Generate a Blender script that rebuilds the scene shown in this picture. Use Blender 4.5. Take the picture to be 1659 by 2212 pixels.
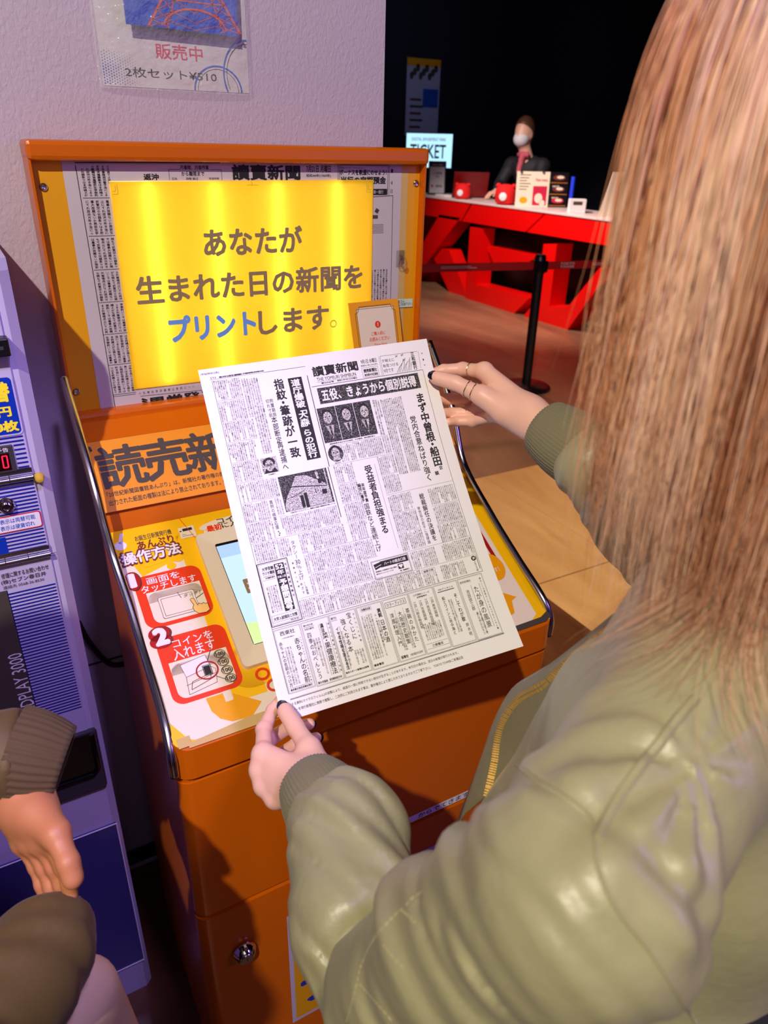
import bpy, bmesh, math, random
import numpy as np
from mathutils import Vector, Matrix
from mathutils.bvhtree import BVHTree
try:
    import openvdb
except ImportError:
    import pyopenvdb as openvdb
for _o in list(bpy.data.objects): bpy.data.objects.remove(_o)
random.seed(7); rng = np.random.default_rng(11)
SC = bpy.context.scene; COL = SC.collection
PI = math.pi
R_ = math.radians
# ------------------------------------------------------------ camera
# metres; x runs along the wall to the right, y into the wall, z up; the phone is held at 1.55 m
CAM = np.array([0, 0, 1.55]); F_PX = 1568.0
_h = np.array([math.cos(R_(60)), math.sin(R_(60)), 0]); _r = np.array([math.sin(R_(60)), -math.cos(R_(60)), 0])
_th = R_(26.95); _fw = _h*math.cos(_th) + np.array([0, 0, -math.sin(_th)]); _up = np.cross(_r, _fw)
_ro = R_(-1.52); _r2 = _r*math.cos(_ro) - _up*math.sin(_ro); _u2 = np.cross(_r2, _fw)
cam_data = bpy.data.cameras.new('camera'); cam = bpy.data.objects.new('camera', cam_data); COL.objects.link(cam)
M = Matrix.Identity(4)
for i in range(3):
    M[i][0] = _r2[i]; M[i][1] = _u2[i]; M[i][2] = -_fw[i]; M[i][3] = CAM[i]
cam.matrix_world = M
cam_data.sensor_fit = 'HORIZONTAL'; cam_data.sensor_width = 36.0
cam_data.lens = F_PX/1659*36.0; cam_data.clip_start = .02
cam_data.dof.use_dof = True; cam_data.dof.focus_distance = 1.0; cam_data.dof.aperture_fstop = 10.0
SC.camera = cam
# ------------------------------------------------------------ world, lights, exposure
SC.view_settings.view_transform = 'Standard'; SC.view_settings.look = 'None'
SC.view_settings.exposure = 0.0; SC.view_settings.gamma = 1.0; SC.view_settings.use_curve_mapping = False
W = bpy.data.worlds.new('world'); SC.world = W; W.use_nodes = True
W.node_tree.nodes['Background'].inputs[0].default_value = (.26, .12, .55, 1)
W.node_tree.nodes['Background'].inputs[1].default_value = .2
def lamp(name, kind, loc, target, energy, color, **kw):
    d = bpy.data.lights.new(name, kind); d.energy = energy; d.color = color
    for k, v in kw.items(): setattr(d, k, v)
    o = bpy.data.objects.new(name, d); COL.objects.link(o); o.location = loc
    o.rotation_euler = (Vector(target)-Vector(loc)).to_track_quat('-Z', 'Y').to_euler()
    return o
lamp('key_spot', 'SPOT', (-1.02, -.88, 3.15), (.45, .75, 1.0), 300, (1, .88, .72), spot_size=R_(75), spot_blend=.5, shadow_soft_size=.025)
lamp('violet_wash', 'AREA', (1.8, -1.0, 2.1), (.45, .7, 1.3), 10, (.42, .2, 1), shape='DISK', size=.7)
lamp('violet_changer_spot', 'SPOT', (.35, -.5, 2.95), (-.06, 1.05, .68), 170, (.5, .36, 1), spot_size=R_(25), spot_blend=.6, shadow_soft_size=.12)
lamp('violet_side_spot', 'SPOT', (1.7, -.75, 1.7), (.50, .10, .95), 26, (.38, .16, 1), spot_size=R_(36), spot_blend=.9, shadow_soft_size=.15)
lamp('soft_fill', 'AREA', (-.4, -1.6, 2.9), (.5, .9, .9), 4, (1, .9, .82), shape='DISK', size=1.4)
lamp('floor_spot', 'SPOT', (2.6, .6, 3.15), (2.3, 2.2, 0), 420, (1, .78, .5), spot_size=R_(62), spot_blend=.6, shadow_soft_size=.06)
lamp('counter_spot', 'SPOT', (3.2, 5.4, 3.1), (5.2, 6.0, .75), 520, (1, .82, .72), spot_size=R_(70), spot_blend=.7, shadow_soft_size=.08)
lamp('red_floor_spot', 'SPOT', (3.9, 6.5, 3.1), (3.6, 4.6, 0), 240, (1, .35, .25), spot_size=R_(80), spot_blend=.8, shadow_soft_size=.1)
lamp('blue_back_wash', 'AREA', (6.2, 8.2, 3.4), (5.9, 10.6, 1.9), 6, (.5, .6, 1), shape='DISK', size=.6)
SC.cycles.use_denoising = True; SC.cycles.max_bounces = 6; SC.cycles.caustics_reflective = False; SC.cycles.caustics_refractive = False
# ------------------------------------------------------------ materials
MATS = {}
def srgb(c):
    return tuple(((x/255+.055)/1.055)**2.4 if x/255 > .04045 else x/255/12.92 for x in c)
def mat(name, rgb, rough=.5, metal=0, bump=None, mottle=0, emit=None, emit_s=0, coat=0, trans=0, alpha=1, sheen=0, sss=0, spec=.5):
    """rgb 0-255 sRGB; bump=(scale, strength, distance)"""
    m = bpy.data.materials.new(name); m.use_nodes = True; nt = m.node_tree
    b = nt.nodes['Principled BSDF']; I = b.inputs
    c = srgb(rgb)
    I['Base Color'].default_value = (*c, 1); I['Roughness'].default_value = rough; I['Metallic'].default_value = metal
    I['Coat Weight'].default_value = coat; I['Coat Roughness'].default_value = .08
    I['Transmission Weight'].default_value = trans; I['Alpha'].default_value = alpha
    I['Sheen Weight'].default_value = sheen; I['Specular IOR Level'].default_value = spec
    if sss:
        I['Subsurface Weight'].default_value = sss; I['Subsurface Radius'].default_value = (.012, .004, .002); I['Subsurface Scale'].default_value = .6
    if emit: I['Emission Color'].default_value = (*srgb(emit), 1); I['Emission Strength'].default_value = emit_s
    if bump or mottle:
        tc = nt.nodes.new('ShaderNodeTexCoord')
        if mottle:
            n = nt.nodes.new('ShaderNodeTexNoise'); n.inputs['Scale'].default_value = 9; n.inputs['Detail'].default_value = 6
            nt.links.new(tc.outputs['Object'], n.inputs['Vector'])
            mx = nt.nodes.new('ShaderNodeMix'); mx.data_type = 'RGBA'
            mx.inputs[6].default_value = (*[max(0, x*(1-mottle)) for x in c], 1); mx.inputs[7].default_value = (*[min(1, x*(1+mottle)) for x in c], 1)
            nt.links.new(n.outputs['Fac'], mx.inputs[0]); nt.links.new(mx.outputs[2], I['Base Color'])
        if bump:
            n = nt.nodes.new('ShaderNodeTexNoise'); n.inputs['Scale'].default_value = bump[0]; n.inputs['Detail'].default_value = 4
            nt.links.new(tc.outputs['Object'], n.inputs['Vector'])
            bp = nt.nodes.new('ShaderNodeBump'); bp.inputs['Strength'].default_value = bump[1]; bp.inputs['Distance'].default_value = bump[2]
            nt.links.new(n.outputs['Fac'], bp.inputs['Height']); nt.links.new(bp.outputs[0], I['Normal'])
    MATS[name] = m
    return m
def nodes(m): return m.node_tree, m.node_tree.nodes, m.node_tree.links, m.node_tree.nodes['Principled BSDF']
# ------------------------------------------------------------ objects
def link(o, parent=None, **props):
    COL.objects.link(o)
    if parent is not None: o.parent = parent
    for k, v in props.items():
        if v is not None: o[k] = v
    return o
def thing(name, label, cat, loc=(0, 0, 0), group=None):
    o = bpy.data.objects.new(name, None); o.empty_display_size = .05; o.location = loc
    return link(o, None, label=label, category=cat, group=group)
def mesh(name, V, Fs, mats, parent=None, smooth=False, mi=None, label=None, **props):
    """world-space vertices; stored relative to the parent's origin"""
    V = np.asarray(V, float).reshape(-1, 3)
    me = bpy.data.meshes.new(name)
    off = Vector((0, 0, 0)); p = parent
    while p is not None: off += p.location; p = p.parent
    Vl = V - np.array(off)
    if isinstance(Fs, np.ndarray):
        n, k = Fs.shape
        me.vertices.add(len(Vl)); me.vertices.foreach_set('co', Vl.ravel())
        me.loops.add(n*k); me.loops.foreach_set('vertex_index', Fs.ravel().astype(np.int32))
        me.polygons.add(n); me.polygons.foreach_set('loop_start', np.arange(0, n*k, k, dtype=np.int32))
        me.update(calc_edges=True)
    else:
        me.from_pydata([tuple(v) for v in Vl], [], Fs); me.update()
    if not isinstance(mats, (list, tuple)): mats = [mats]
    for m in mats: me.materials.append(MATS[m] if isinstance(m, str) else m)
    if mi is not None: me.polygons.foreach_set('material_index', np.asarray(mi, np.int32))
    if smooth: me.polygons.foreach_set('use_smooth', np.ones(len(me.polygons), bool))
    me.update()
    o = bpy.data.objects.new(name, me)
    return link(o, parent, label=label, **props)
class MB:
    """collects vertices and faces (with a material index) for one mesh"""
    def __init__(s): s.V = []; s.F = []; s.I = []
    def add(s, V, F, mi=0):
        b = len(s.V); s.V += [tuple(map(float, v)) for v in V]; s.F += [[b+int(i) for i in f] for f in F]; s.I += [mi]*len(F)
        return s
    def box(s, a, b, mi=0, bev=0, frame=None, seg=2):
        bm = bmesh.new(); bmesh.ops.create_cube(bm, size=1)
        a = np.array(a, float); b = np.array(b, float); c = (a+b)/2; d = b-a
        for v in bm.verts: v.co = Vector((v.co.x*d[0]+c[0], v.co.y*d[1]+c[1], v.co.z*d[2]+c[2]))
        if bev: bmesh.ops.bevel(bm, geom=bm.edges[:], offset=bev, segments=seg, profile=.5, affect='EDGES')
        V = [np.array(v.co) for v in bm.verts]
        if frame: V = [frame(*v) for v in V]
        bm.verts.index_update(); s.add(V, [[v.index for v in f.verts] for f in bm.faces], mi); bm.free()
        return s
    def tube(s, pts, r, n=10, mi=0, caps=True):
        V, F = sweep(pts, r, n, caps); return s.add(V, F, mi)
    def prism(s, poly, ax, lo, hi, mi=0):
        """poly in the two other axes, extruded along ax"""
        def P(a, b, c):
            return (c, a, b) if ax == 0 else (a, c, b) if ax == 1 else (a, b, c)
        n = len(poly); V = [P(a, b, lo) for a, b in poly]+[P(a, b, hi) for a, b in poly]
        F = [[i, (i+1) % n, n+(i+1) % n, n+i] for i in range(n)]+[list(range(n))[::-1], list(range(n, 2*n))]
        return s.add(V, F, mi)
    def lathe(s, prof, c, ax=(0, 0, 1), n=24, mi=0):
        ax = np.array(ax, float); ax /= np.linalg.norm(ax); u = np.cross(ax, [0, 0, 1]) if abs(ax[2]) < .9 else np.array([1., 0, 0])
        u /= np.linalg.norm(u); w = np.cross(ax, u); c = np.array(c, float)
        V = []; F = []
        for r, h in prof:
            for k in range(n):
                a = 2*PI*k/n; V.append(c+ax*h+(u*math.cos(a)+w*math.sin(a))*r)
        for i in range(len(prof)-1):
            for k in range(n): F.append([i*n+k, i*n+(k+1) % n, (i+1)*n+(k+1) % n, (i+1)*n+k])
        F.append(list(range(n))[::-1]); F.append([(len(prof)-1)*n+k for k in range(n)])
        return s.add(V, F, mi)
    def build(s, name, mats, parent=None, smooth=False, label=None, **props):
        o = mesh(name, s.V, s.F, mats, parent, smooth, s.I, label, **props)
        bm = bmesh.new(); bm.from_mesh(o.data); bmesh.ops.recalc_face_normals(bm, faces=bm.faces[:]); bm.to_mesh(o.data); bm.free()
        if smooth: o.data.set_sharp_from_angle(angle=R_(40))
        return o
def frames(P):
    P = np.array(P, float); T = np.gradient(P, axis=0); T /= np.linalg.norm(T, axis=1)[:, None]
    u = np.cross(T[0], [0, 0, 1]);
    if np.linalg.norm(u) < .2: u = np.cross(T[0], [1, 0, 0])
    u /= np.linalg.norm(u); U = [u]
    for i in range(1, len(P)):
        u = U[-1]-T[i]*(U[-1]@T[i]); U.append(u/np.linalg.norm(u))
    U = np.array(U); return P, T, U, np.cross(T, U)
def sweep(pts, r, n=10, caps=True):
    P, T, U, Wv = frames(pts); r = np.broadcast_to(np.asarray(r, float), (len(P),))
    a = np.arange(n)*2*PI/n
    V = (P[:, None]+r[:, None, None]*(np.cos(a)[None, :, None]*U[:, None]+np.sin(a)[None, :, None]*Wv[:, None])).reshape(-1, 3)
    F = [[i*n+k, i*n+(k+1) % n, (i+1)*n+(k+1) % n, (i+1)*n+k] for i in range(len(P)-1) for k in range(n)]
    if caps: F += [list(range(n))[::-1], [(len(P)-1)*n+k for k in range(n)]]
    return V, F
def spline(pts, n=8):
    P = np.array(pts, float); Q = np.vstack([2*P[0]-P[1], P, 2*P[-1]-P[-2]]); out = []
    for i in range(1, len(Q)-2):
        for k in range(n):
            t = k/n; a, b, c, d = Q[i-1], Q[i], Q[i+1], Q[i+2]
            out.append(.5*((2*b)+(-a+c)*t+(2*a-5*b+4*c-d)*t*t+(-a+3*b-3*c+d)*t**3))
    out.append(P[-1]); return np.array(out)
# ------------------------------------------------------------ printed matter: flat artwork laid on a surface
_fc = bpy.data.curves.new('_glyph', 'FONT'); _fo = bpy.data.objects.new('_glyph', _fc); _GC = {}
def text_shape(s, bold=0.0, res=2):
    k = (s, bold, res)
    if k not in _GC:
        if bold:                                        # heavier weight: the outline repeated round a small circle
            V, Fs = text_shape(s, 0.0, res); n = 8 if bold > .02 else 4; VV = [V]; FF = list(Fs)
            for i in range(n):
                a = 2*PI*(i+.5)/n; FF += [[j+len(V)*(i+1) for j in f] for f in Fs]; VV.append(V+[bold*math.cos(a), bold*math.sin(a), i+1])
            _GC[k] = (np.vstack(VV), FF)
        else:
            _fc.body = s; _fc.resolution_u = res
            me = bpy.data.meshes.new_from_object(_fo)
            V = np.zeros(len(me.vertices)*3); me.vertices.foreach_get('co', V); V = V.reshape(-1, 3).copy(); V[:, 2] = 0
            Fs = [list(p.vertices) for p in me.polygons]; bpy.data.meshes.remove(me)
            _GC[k] = (V, Fs)
    return _GC[k]
class Art:
    """2-D artwork in its own units; fn(x, y, h) gives the world point, h = height above the surface"""
    def __init__(s, fn, h=.0002, step=None): s.fn = fn; s.h = h; s.mb = MB(); s.step = step
    def put(s, V2, F, mi, lift, dz=None):                   # dz keeps repeated outlines a hair apart
        s.mb.add([s.fn(x, y, s.h*(1+lift)+(0 if dz is None else 1.2e-5*dz[i])) for i, (x, y) in enumerate(V2)], F, mi)
    def poly(s, pts, mi=0, lift=0): s.put(pts, [list(range(len(pts)))], mi, lift)
    def quad(s, a, b, c, d, mi=0, lift=0):
        if s.step is None: return s.poly([a, b, c, d], mi, lift)
        a, b, c, d = [np.array(p, float) for p in (a, b, c, d)]
        nx = max(1, int(math.ceil(np.linalg.norm(b-a)/s.step))); ny = max(1, int(math.ceil(np.linalg.norm(d-a)/s.step)))
        V = [(a*(1-i/nx)+b*i/nx)*(1-j/ny)+(d*(1-i/nx)+c*i/nx)*j/ny for j in range(ny+1) for i in range(nx+1)]
        F = [[j*(nx+1)+i, j*(nx+1)+i+1, (j+1)*(nx+1)+i+1, (j+1)*(nx+1)+i] for j in range(ny) for i in range(nx)]
        s.put(V, F, mi, lift)
    def rect(s, x0, y0, x1, y1, mi=0, lift=0): s.quad((x0, y0), (x1, y0), (x1, y1), (x0, y1), mi, lift)
    def line(s, p, q, w, mi=0, lift=0):
        p = np.array(p, float); q = np.array(q, float); d = q-p; n = np.array([-d[1], d[0]])/(np.linalg.norm(d)+1e-9)*w/2
        s.quad(p+n, q+n, q-n, p-n, mi, lift)
    def path(s, pts, w, mi=0, lift=0):
        for p, q in zip(pts[:-1], pts[1:]): s.line(p, q, w, mi, lift)
    def frame(s, x0, y0, x1, y1, w, mi=0, lift=0):
        s.path([(x0, y0), (x1, y0), (x1, y1), (x0, y1), (x0, y0)], w, mi, lift)
    def ell(s, cx, cy, rx, ry, mi=0, lift=0, n=28):
        s.poly([(cx+rx*math.cos(2*PI*k/n), cy+ry*math.sin(2*PI*k/n)) for k in range(n)], mi, lift)
    def ring(s, cx, cy, rx, ry, w, mi=0, lift=0, a0=0, a1=2*PI, n=36):
        s.path([(cx+rx*math.cos(a0+(a1-a0)*k/n), cy+ry*math.sin(a0+(a1-a0)*k/n)) for k in range(n+1)], w, mi, lift)
    def rrect(s, x0, y0, x1, y1, r, mi=0, lift=0, n=6):
        pts = []
        for cx, cy, a in ((x1-r, y1-r, 0), (x0+r, y1-r, 90), (x0+r, y0+r, 180), (x1-r, y0+r, 270)):
            pts += [(cx+r*math.cos(R_(a+90*k/n)), cy+r*math.sin(R_(a+90*k/n))) for k in range(n+1)]
        s.poly(pts, mi, lift)
    def text(s, t, x0, y0, x1, y1, mi=0, bold=0, lift=0, shear=0, down=False):
        """fit the string's own bounding box to the box; down: y grows downwards"""
        V, F = text_shape(t, bold); lo = V.min(0); hi = V.max(0); U = (V-lo)/np.maximum(hi-lo, 1e-6)
        Y = (y1-(y1-y0)*U[:, 1]) if down else (y0+(y1-y0)*U[:, 1])
        s.put(np.stack([x0+(x1-x0)*U[:, 0]+shear*(U[:, 1]), Y], 1), F, mi, lift, V[:, 2])
    def glyph(s, ch, cx, cy, w, h, mi=0, bold=0, lift=0, down=True, rot=False, res=2):
        V, F = text_shape(ch, bold, res); X = V[:, 0]-.5; Y = V[:, 1]-.38
        if rot: X, Y = Y, -X
        s.put(np.stack([cx+X*w, cy+(-Y if down else Y)*h], 1), F, mi, lift, V[:, 2])
    def vtext(s, t, cx, y0, y1, w, mi=0, bold=0, lift=0, cell=None):
        """vertical writing, y grows downwards, characters spread from y0 to y1"""
        wt = [.5 if c in '・、。「」' else 1 for c in t]; tot = sum(wt); y = y0
        for c, k in zip(t, wt):
            hh = (y1-y0)*k/tot; g = min((y1-y0)/tot*1.02, w*1.25)
            if c in '、。': s.glyph(c, cx+w*.55, y+hh/2-g*.55, w, g, mi, bold, lift)
            else: s.glyph(c, cx, y+hh/2, w, g, mi, bold, lift, rot=c in '「」ー（）～')
            y += hh
    def build(s, name, mats, parent, label=None): return mesh(name, s.mb.V, s.mb.F, mats, parent, False, s.mb.I, label)
def plane_fn(O, U, V, unit=.001):
    O, U, V = [np.array(a, float) for a in (O, U, V)]; U = U/np.linalg.norm(U); V = V/np.linalg.norm(V); N = np.cross(U, V)
    return lambda x, y, h: O+U*x*unit+V*y*unit+N*h
# ------------------------------------------------------------ plain materials
for a in (('orange', (204, 98, 3), .28, 0, (60, .03, .002)), ('orange_dark', (190, 92, 4), .35), ('amber', (236, 150, 40), .32), ('yellow', (255, 196, 0), .4),
          ('sign_yellow', (226, 160, 20), .35), ('white_paint', (235, 232, 238), .45), ('cream', (240, 226, 204), .38), ('paper_white', (232, 230, 236), .75), ('news_grey', (196, 188, 196), .7),
          ('ink', (26, 22, 20), .7), ('ink_grey', (70, 62, 54), .6), ('text_grey', (150, 130, 96), .5), ('text_blue', (110, 165, 250), .5), ('red_print', (232, 60, 14), .4),
          ('deep_red', (170, 24, 16), .4), ('maroon', (120, 50, 44), .4), ('gold_print', (244, 166, 6), .4), ('black', (10, 10, 14), .35), ('black_gloss', (8, 8, 12), .12), ('dark_grey', (58, 56, 62), .4),
          ('lilac_paint', (190, 182, 212), .38, 0, (40, .03, .002)), ('line_blue', (22, 34, 150), .4), ('label_blue', (10, 52, 170), .35), ('label_yellow', (255, 236, 50), .4),
          ('navy', (22, 30, 92), .35), ('steel', (190, 190, 196), .22, 1), ('chrome', (230, 230, 235), .08, 1), ('brass_knob', (206, 170, 60), .3), ('tape', (206, 176, 110), .3),
          ('pink_red', (206, 30, 70), .4), ('photo_blue', (8, 70, 190), .25), ('tower_red', (214, 74, 34), .4), ('print_blue', (40, 90, 190), .4), ('hand_print', (255, 204, 120), .5),
          ('mint', (200, 226, 206), .5), ('rubber', (24, 18, 26), .5), ('counter_red', (236, 8, 6), .35), ('counter_top', (238, 214, 214), .35), ('dark_wall', (14, 14, 34), .8),
          ('cloth_white', (240, 238, 242), .8), ('screen_blue_tint', (180, 205, 245), .3), ('violet_trim', (190, 180, 214), .4), ('plush_red', (226, 14, 18), .85), ('blue_cap', (20, 60, 230), .35)):
    mat(*a[:3], metal=a[3] if len(a) > 3 else 0, bump=a[4] if len(a) > 4 else None)
mat('service_mirror', (60, 56, 120), .12, spec=.8)
mat('laptop_red', (120, 10, 14), .35); mat('belt_red', (190, 14, 18), .6); mat('poster_sheet', (206, 200, 206), .6); mat('poster_dim', (190, 192, 210), .6)
mat('page_white', (238, 236, 236), .65)
mat('skin', (236, 186, 164), .45, sss=.12, bump=(420, .12, .0006)); mat('nail_polish', (18, 22, 40), .08, coat=1); mat('ring_gold', (226, 200, 150), .2, 1)
m = mat('jacket_satin', (154, 151, 114), .42, sheen=.04, bump=(55, .3, .004), spec=.55); mat('jacket_lining', (116, 110, 82), .42, sheen=.05, bump=(120, .3, .002)); mat('thread', (172, 166, 122), .6)
mat('knit_olive', (122, 117, 86), .85, sheen=.1, bump=(700, .3, .001)); mat('zip_gold', (226, 178, 84), .4, .55); mat('trouser_black', (24, 24, 30), .8); mat('hair_under', (120, 74, 40), .5)
m = mat('hair_blond', (190, 130, 80), .34, spec=.6, sheen=.1); nt, N, L, B = nodes(m)
at_ = N.new('ShaderNodeAttribute'); at_.attribute_name = 'tone'; cr = N.new('ShaderNodeValToRGB'); cr.color_ramp.elements[0].color = (*srgb((150, 84, 46)), 1); cr.color_ramp.elements[1].color = (*srgb((250, 212, 178)), 1)
e_ = cr.color_ramp.elements.new(.5); e_.color = (*srgb((214, 148, 102)), 1); L.new(at_.outputs['Fac'], cr.inputs[0]); L.new(cr.outputs[0], B.inputs['Base Color'])
mat('skin_shaded', (190, 122, 84), .5, bump=(300, .15, .0008)); mat('coat_brown', (92, 72, 38), .65, sheen=.06, bump=(300, .2, .001)); mat('knit_brown', (84, 64, 42), .85, sheen=.05); mat('tote_beige', (226, 196, 160), .8, bump=(500, .3, .001)); mat('strap_pink', (214, 150, 124), .6)  # second visitor's skin: shade on the hand is put into its darker colour
mat('suit_navy', (24, 22, 32), .7); mat('hair_dark', (86, 56, 36), .45); mat('mask_white', (226, 222, 236), .8); mat('scarf_pink', (196, 84, 104), .7)
mat('acrylic', (240, 245, 250), .06, trans=1.0, alpha=.35)
mat('sleeve_film', (235, 240, 248), .13, alpha=.17, bump=(30, .9, .02))
mat('lamp_tube', (255, 255, 255), emit=(255, 244, 214), emit_s=7)
mat('screen_glow', (20, 24, 30), .1, emit=(196, 224, 255), emit_s=1.25)
mat('screen_green', (20, 24, 30), .1, emit=(214, 244, 160), emit_s=1.2)
mat('screen_mid', (20, 24, 30), .1, emit=(176, 206, 250), emit_s=1.15)
mat('monitor_glow', (20, 24, 30), .2, emit=(176, 226, 250), emit_s=1.3)
mat('led_red', (40, 0, 0), .3, emit=(255, 30, 60), emit_s=2.2)
mat('led_window', (34, 2, 6), .15)
mat('lamp_dot', (255, 255, 255), emit=(255, 244, 225), emit_s=6)
# translucent yellow sheet that the tubes shine through
m = mat('notice_film', (255, 205, 0), .25); nt, N, L, B = nodes(m)
t = N.new('ShaderNodeBsdfTranslucent'); t.inputs[0].default_value = (*srgb((255, 222, 80)), 1); mx = N.new('ShaderNodeMixShader'); mx.inputs[0].default_value = .36
L.new(B.outputs[0], mx.inputs[1]); L.new(t.outputs[0], mx.inputs[2]); L.new(mx.outputs[0], N['Material Output'].inputs[0])
# plaster wall with a pressed grain
m = mat('plaster', (188, 174, 196), .75); nt, N, L, B = nodes(m)
tc = N.new('ShaderNodeTexCoord'); mp = N.new('ShaderNodeMapping'); mp.inputs['Scale'].default_value = (1, 1, .55)
n1 = N.new('ShaderNodeTexNoise'); n1.inputs['Scale'].default_value = 190; n1.inputs['Detail'].default_value = 5; n1.inputs['Distortion'].default_value = .8
bp = N.new('ShaderNodeBump'); bp.inputs['Strength'].default_value = .55; bp.inputs['Distance'].default_value = .003
L.new(tc.outputs['Object'], mp.inputs[0]); L.new(mp.outputs[0], n1.inputs['Vector']); L.new(n1.outputs['Fac'], bp.inputs['Height']); L.new(bp.outputs[0], B.inputs['Normal'])
# floor: beige stone tiles, a darker brown zone round the machines, dark marbled floor beyond
m = mat('stone_floor', (200, 160, 105), .3); nt, N, L, B = nodes(m)
tc = N.new('ShaderNodeTexCoord'); sx = N.new('ShaderNodeSeparateXYZ'); L.new(tc.outputs['Object'], sx.inputs[0])
def _math(op, a, b=None, c=None):
    k = N.new('ShaderNodeMath'); k.operation = op
    for i, v in enumerate((a, b, c)):
        if v is None: continue
        if isinstance(v, (int, float)): k.inputs[i].default_value = v
        else: L.new(v, k.inputs[i])
    return k.outputs[0]
def _mix(f, a, b):
    k = N.new('ShaderNodeMix'); k.data_type = 'RGBA'
    for i, v in ((0, f), (6, a), (7, b)):
        if isinstance(v, (tuple, float, int)): k.inputs[i].default_value = v
        else: L.new(v, k.inputs[i])
    return k.outputs[2]
def _noise(scale, vec, detail=6, dist=0):
    k = N.new('ShaderNodeTexNoise'); k.inputs['Scale'].default_value = scale; k.inputs['Detail'].default_value = detail; k.inputs['Distortion'].default_value = dist
    L.new(vec, k.inputs['Vector']); return k.outputs['Fac']
mp = N.new('ShaderNodeMapping'); mp.inputs['Scale'].default_value = (1, .28, 1); L.new(tc.outputs['Object'], mp.inputs[0])
grain = _noise(7, mp.outputs[0], 8, .6); fine = _noise(60, tc.outputs['Object'], 4)
beige = _mix(grain, (*srgb((176, 128, 76)), 1), (*srgb((226, 186, 128)), 1)); beige = _mix(_math('MULTIPLY', fine, .3), beige, (*srgb((150, 112, 70)), 1))
brown = _mix(grain, (*srgb((60, 34, 18)), 1), (*srgb((112, 66, 36)), 1))
marb = _mix(_noise(1.6, mp.outputs[0], 8, 1.5), (*srgb((52, 40, 36)), 1), (*srgb((170, 128, 98)), 1))
X, Y = sx.outputs[0], sx.outputs[1]
base = _mix(_math('GREATER_THAN', Y, 2.765), beige, marb)
base = _mix(_math('MULTIPLY', _math('LESS_THAN', X, 1.73), _math('LESS_THAN', Y, 1.79)), base, brown)
ex = _math('ABSOLUTE', _math('SUBTRACT', _math('FRACT', _math('DIVIDE', _math('SUBTRACT', X, 1.729), .468)), .5))
ey = _math('ABSOLUTE', _math('SUBTRACT', _math('FRACT', _math('DIVIDE', _math('SUBTRACT', Y, 1.812), .95)), .5))
gx = _math('MULTIPLY', _math('GREATER_THAN', ex, .4965), .45); gy = _math('GREATER_THAN', ey, .4965)
base = _mix(_math('MULTIPLY', _math('MAXIMUM', gx, gy), .75), base, (*srgb((84, 56, 34)), 1))
L.new(base, B.inputs['Base Color']); rg = _math('MULTIPLY_ADD', grain, .3, .22); L.new(rg, B.inputs['Roughness'])
bp = N.new('ShaderNodeBump'); bp.inputs['Strength'].default_value = .15; bp.inputs['Distance'].default_value = .004; L.new(grain, bp.inputs['Height']); L.new(bp.outputs[0], B.inputs['Normal'])
# worn orange paint on the kiosk is plain 'orange'; halftone = newspaper photograph screen
m = mat('halftone', (40, 38, 38), .7); nt, N, L, B = nodes(m)
tc = N.new('ShaderNodeTexCoord'); g = _noise(900, tc.outputs['Object'], 2)
L.new(_mix(_math('GREATER_THAN', g, .57), (*srgb((26, 24, 24)), 1), (*srgb((130, 126, 124)), 1)), B.inputs['Base Color'])
m = mat('halftone_light', (200, 198, 196), .7); nt, N, L, B = nodes(m)
tc = N.new('ShaderNodeTexCoord'); g = _noise(1100, tc.outputs['Object'], 2)
L.new(_mix(_math('GREATER_THAN', g, .5), (*srgb((120, 116, 112)), 1), (*srgb((226, 222, 220)), 1)), B.inputs['Base Color'])
# ------------------------------------------------------------ setting
mesh('floor', [(-3, -3, 0), (9, -3, 0), (9, 11, 0), (-3, 11, 0)], [[0, 1, 2, 3]], 'stone_floor', kind='structure')
MB().box((-3, 1.29, 0), (.722, 1.45, 3.3)).build('wall_left', ['plaster'], kind='structure')
MB().box((-3, 10.6, 0), (9, 10.8, 3.6)).build('wall_back', ['dark_wall'], kind='structure')
MB().box((8.2, -3, 0), (8.4, 10.6, 3.6)).build('wall_right', ['dark_wall'], kind='structure')
MB().box((-3, -3, 3.6), (9, 11, 3.7)).build('ceiling', ['dark_wall'], kind='structure')
b = MB(); b.box((-3, 1.278, 0), (.722, 1.29, .012), 1); b.box((-3, 1.28, .012), (.722, 1.289, .05), 0); b.build('baseboard_left', ['black', 'violet_trim'], kind='structure')
MB().box((-3, 1.2885, .60), (.722, 1.2905, .604)).build('trim_1', ['dark_grey'], kind='structure')
# ------------------------------------------------------------ kiosk that prints old newspapers
K = thing('newspaper_kiosk', 'orange coin kiosk with lit yellow sign and sloping instruction panel against the white wall', 'kiosk', (.445, .95, 0))
def round_front(x0, x1, yf, yb, r, n=6):
    return [(x0+r-r*math.cos(PI/2*k/n), yf+r-r*math.sin(PI/2*k/n)) for k in range(n+1)]+[(x1-r+r*math.sin(PI/2*k/n), yf+r-r*math.cos(PI/2*k/n)) for k in range(n+1)]+[(x1, yb), (x0, yb)]
side = [(.765, 0), (.765, .79), (1.058, .992), (1.072, 1.03), (1.165, 1.112), (1.20, 1.135), (1.25, 1.135), (1.25, 1.09), (1.13, 1.0), (1.13, 0)]
b = MB(); b.prism(side, 0, .119, .771); b.build('cabinet', ['orange'], K)
b = MB(); b.prism(round_front(.119, .771, .742, .764, .021), 2, .484, .765); b.build('front_door', ['orange'], K, True)
fd = MB().prism(round_front(.119, .771, .742, .764, .021), 2, .02, .474).build('lower_door', ['orange'], K, True)
lid = MB(); r = round_front(.118, .772, .738, .765, .026)
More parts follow.
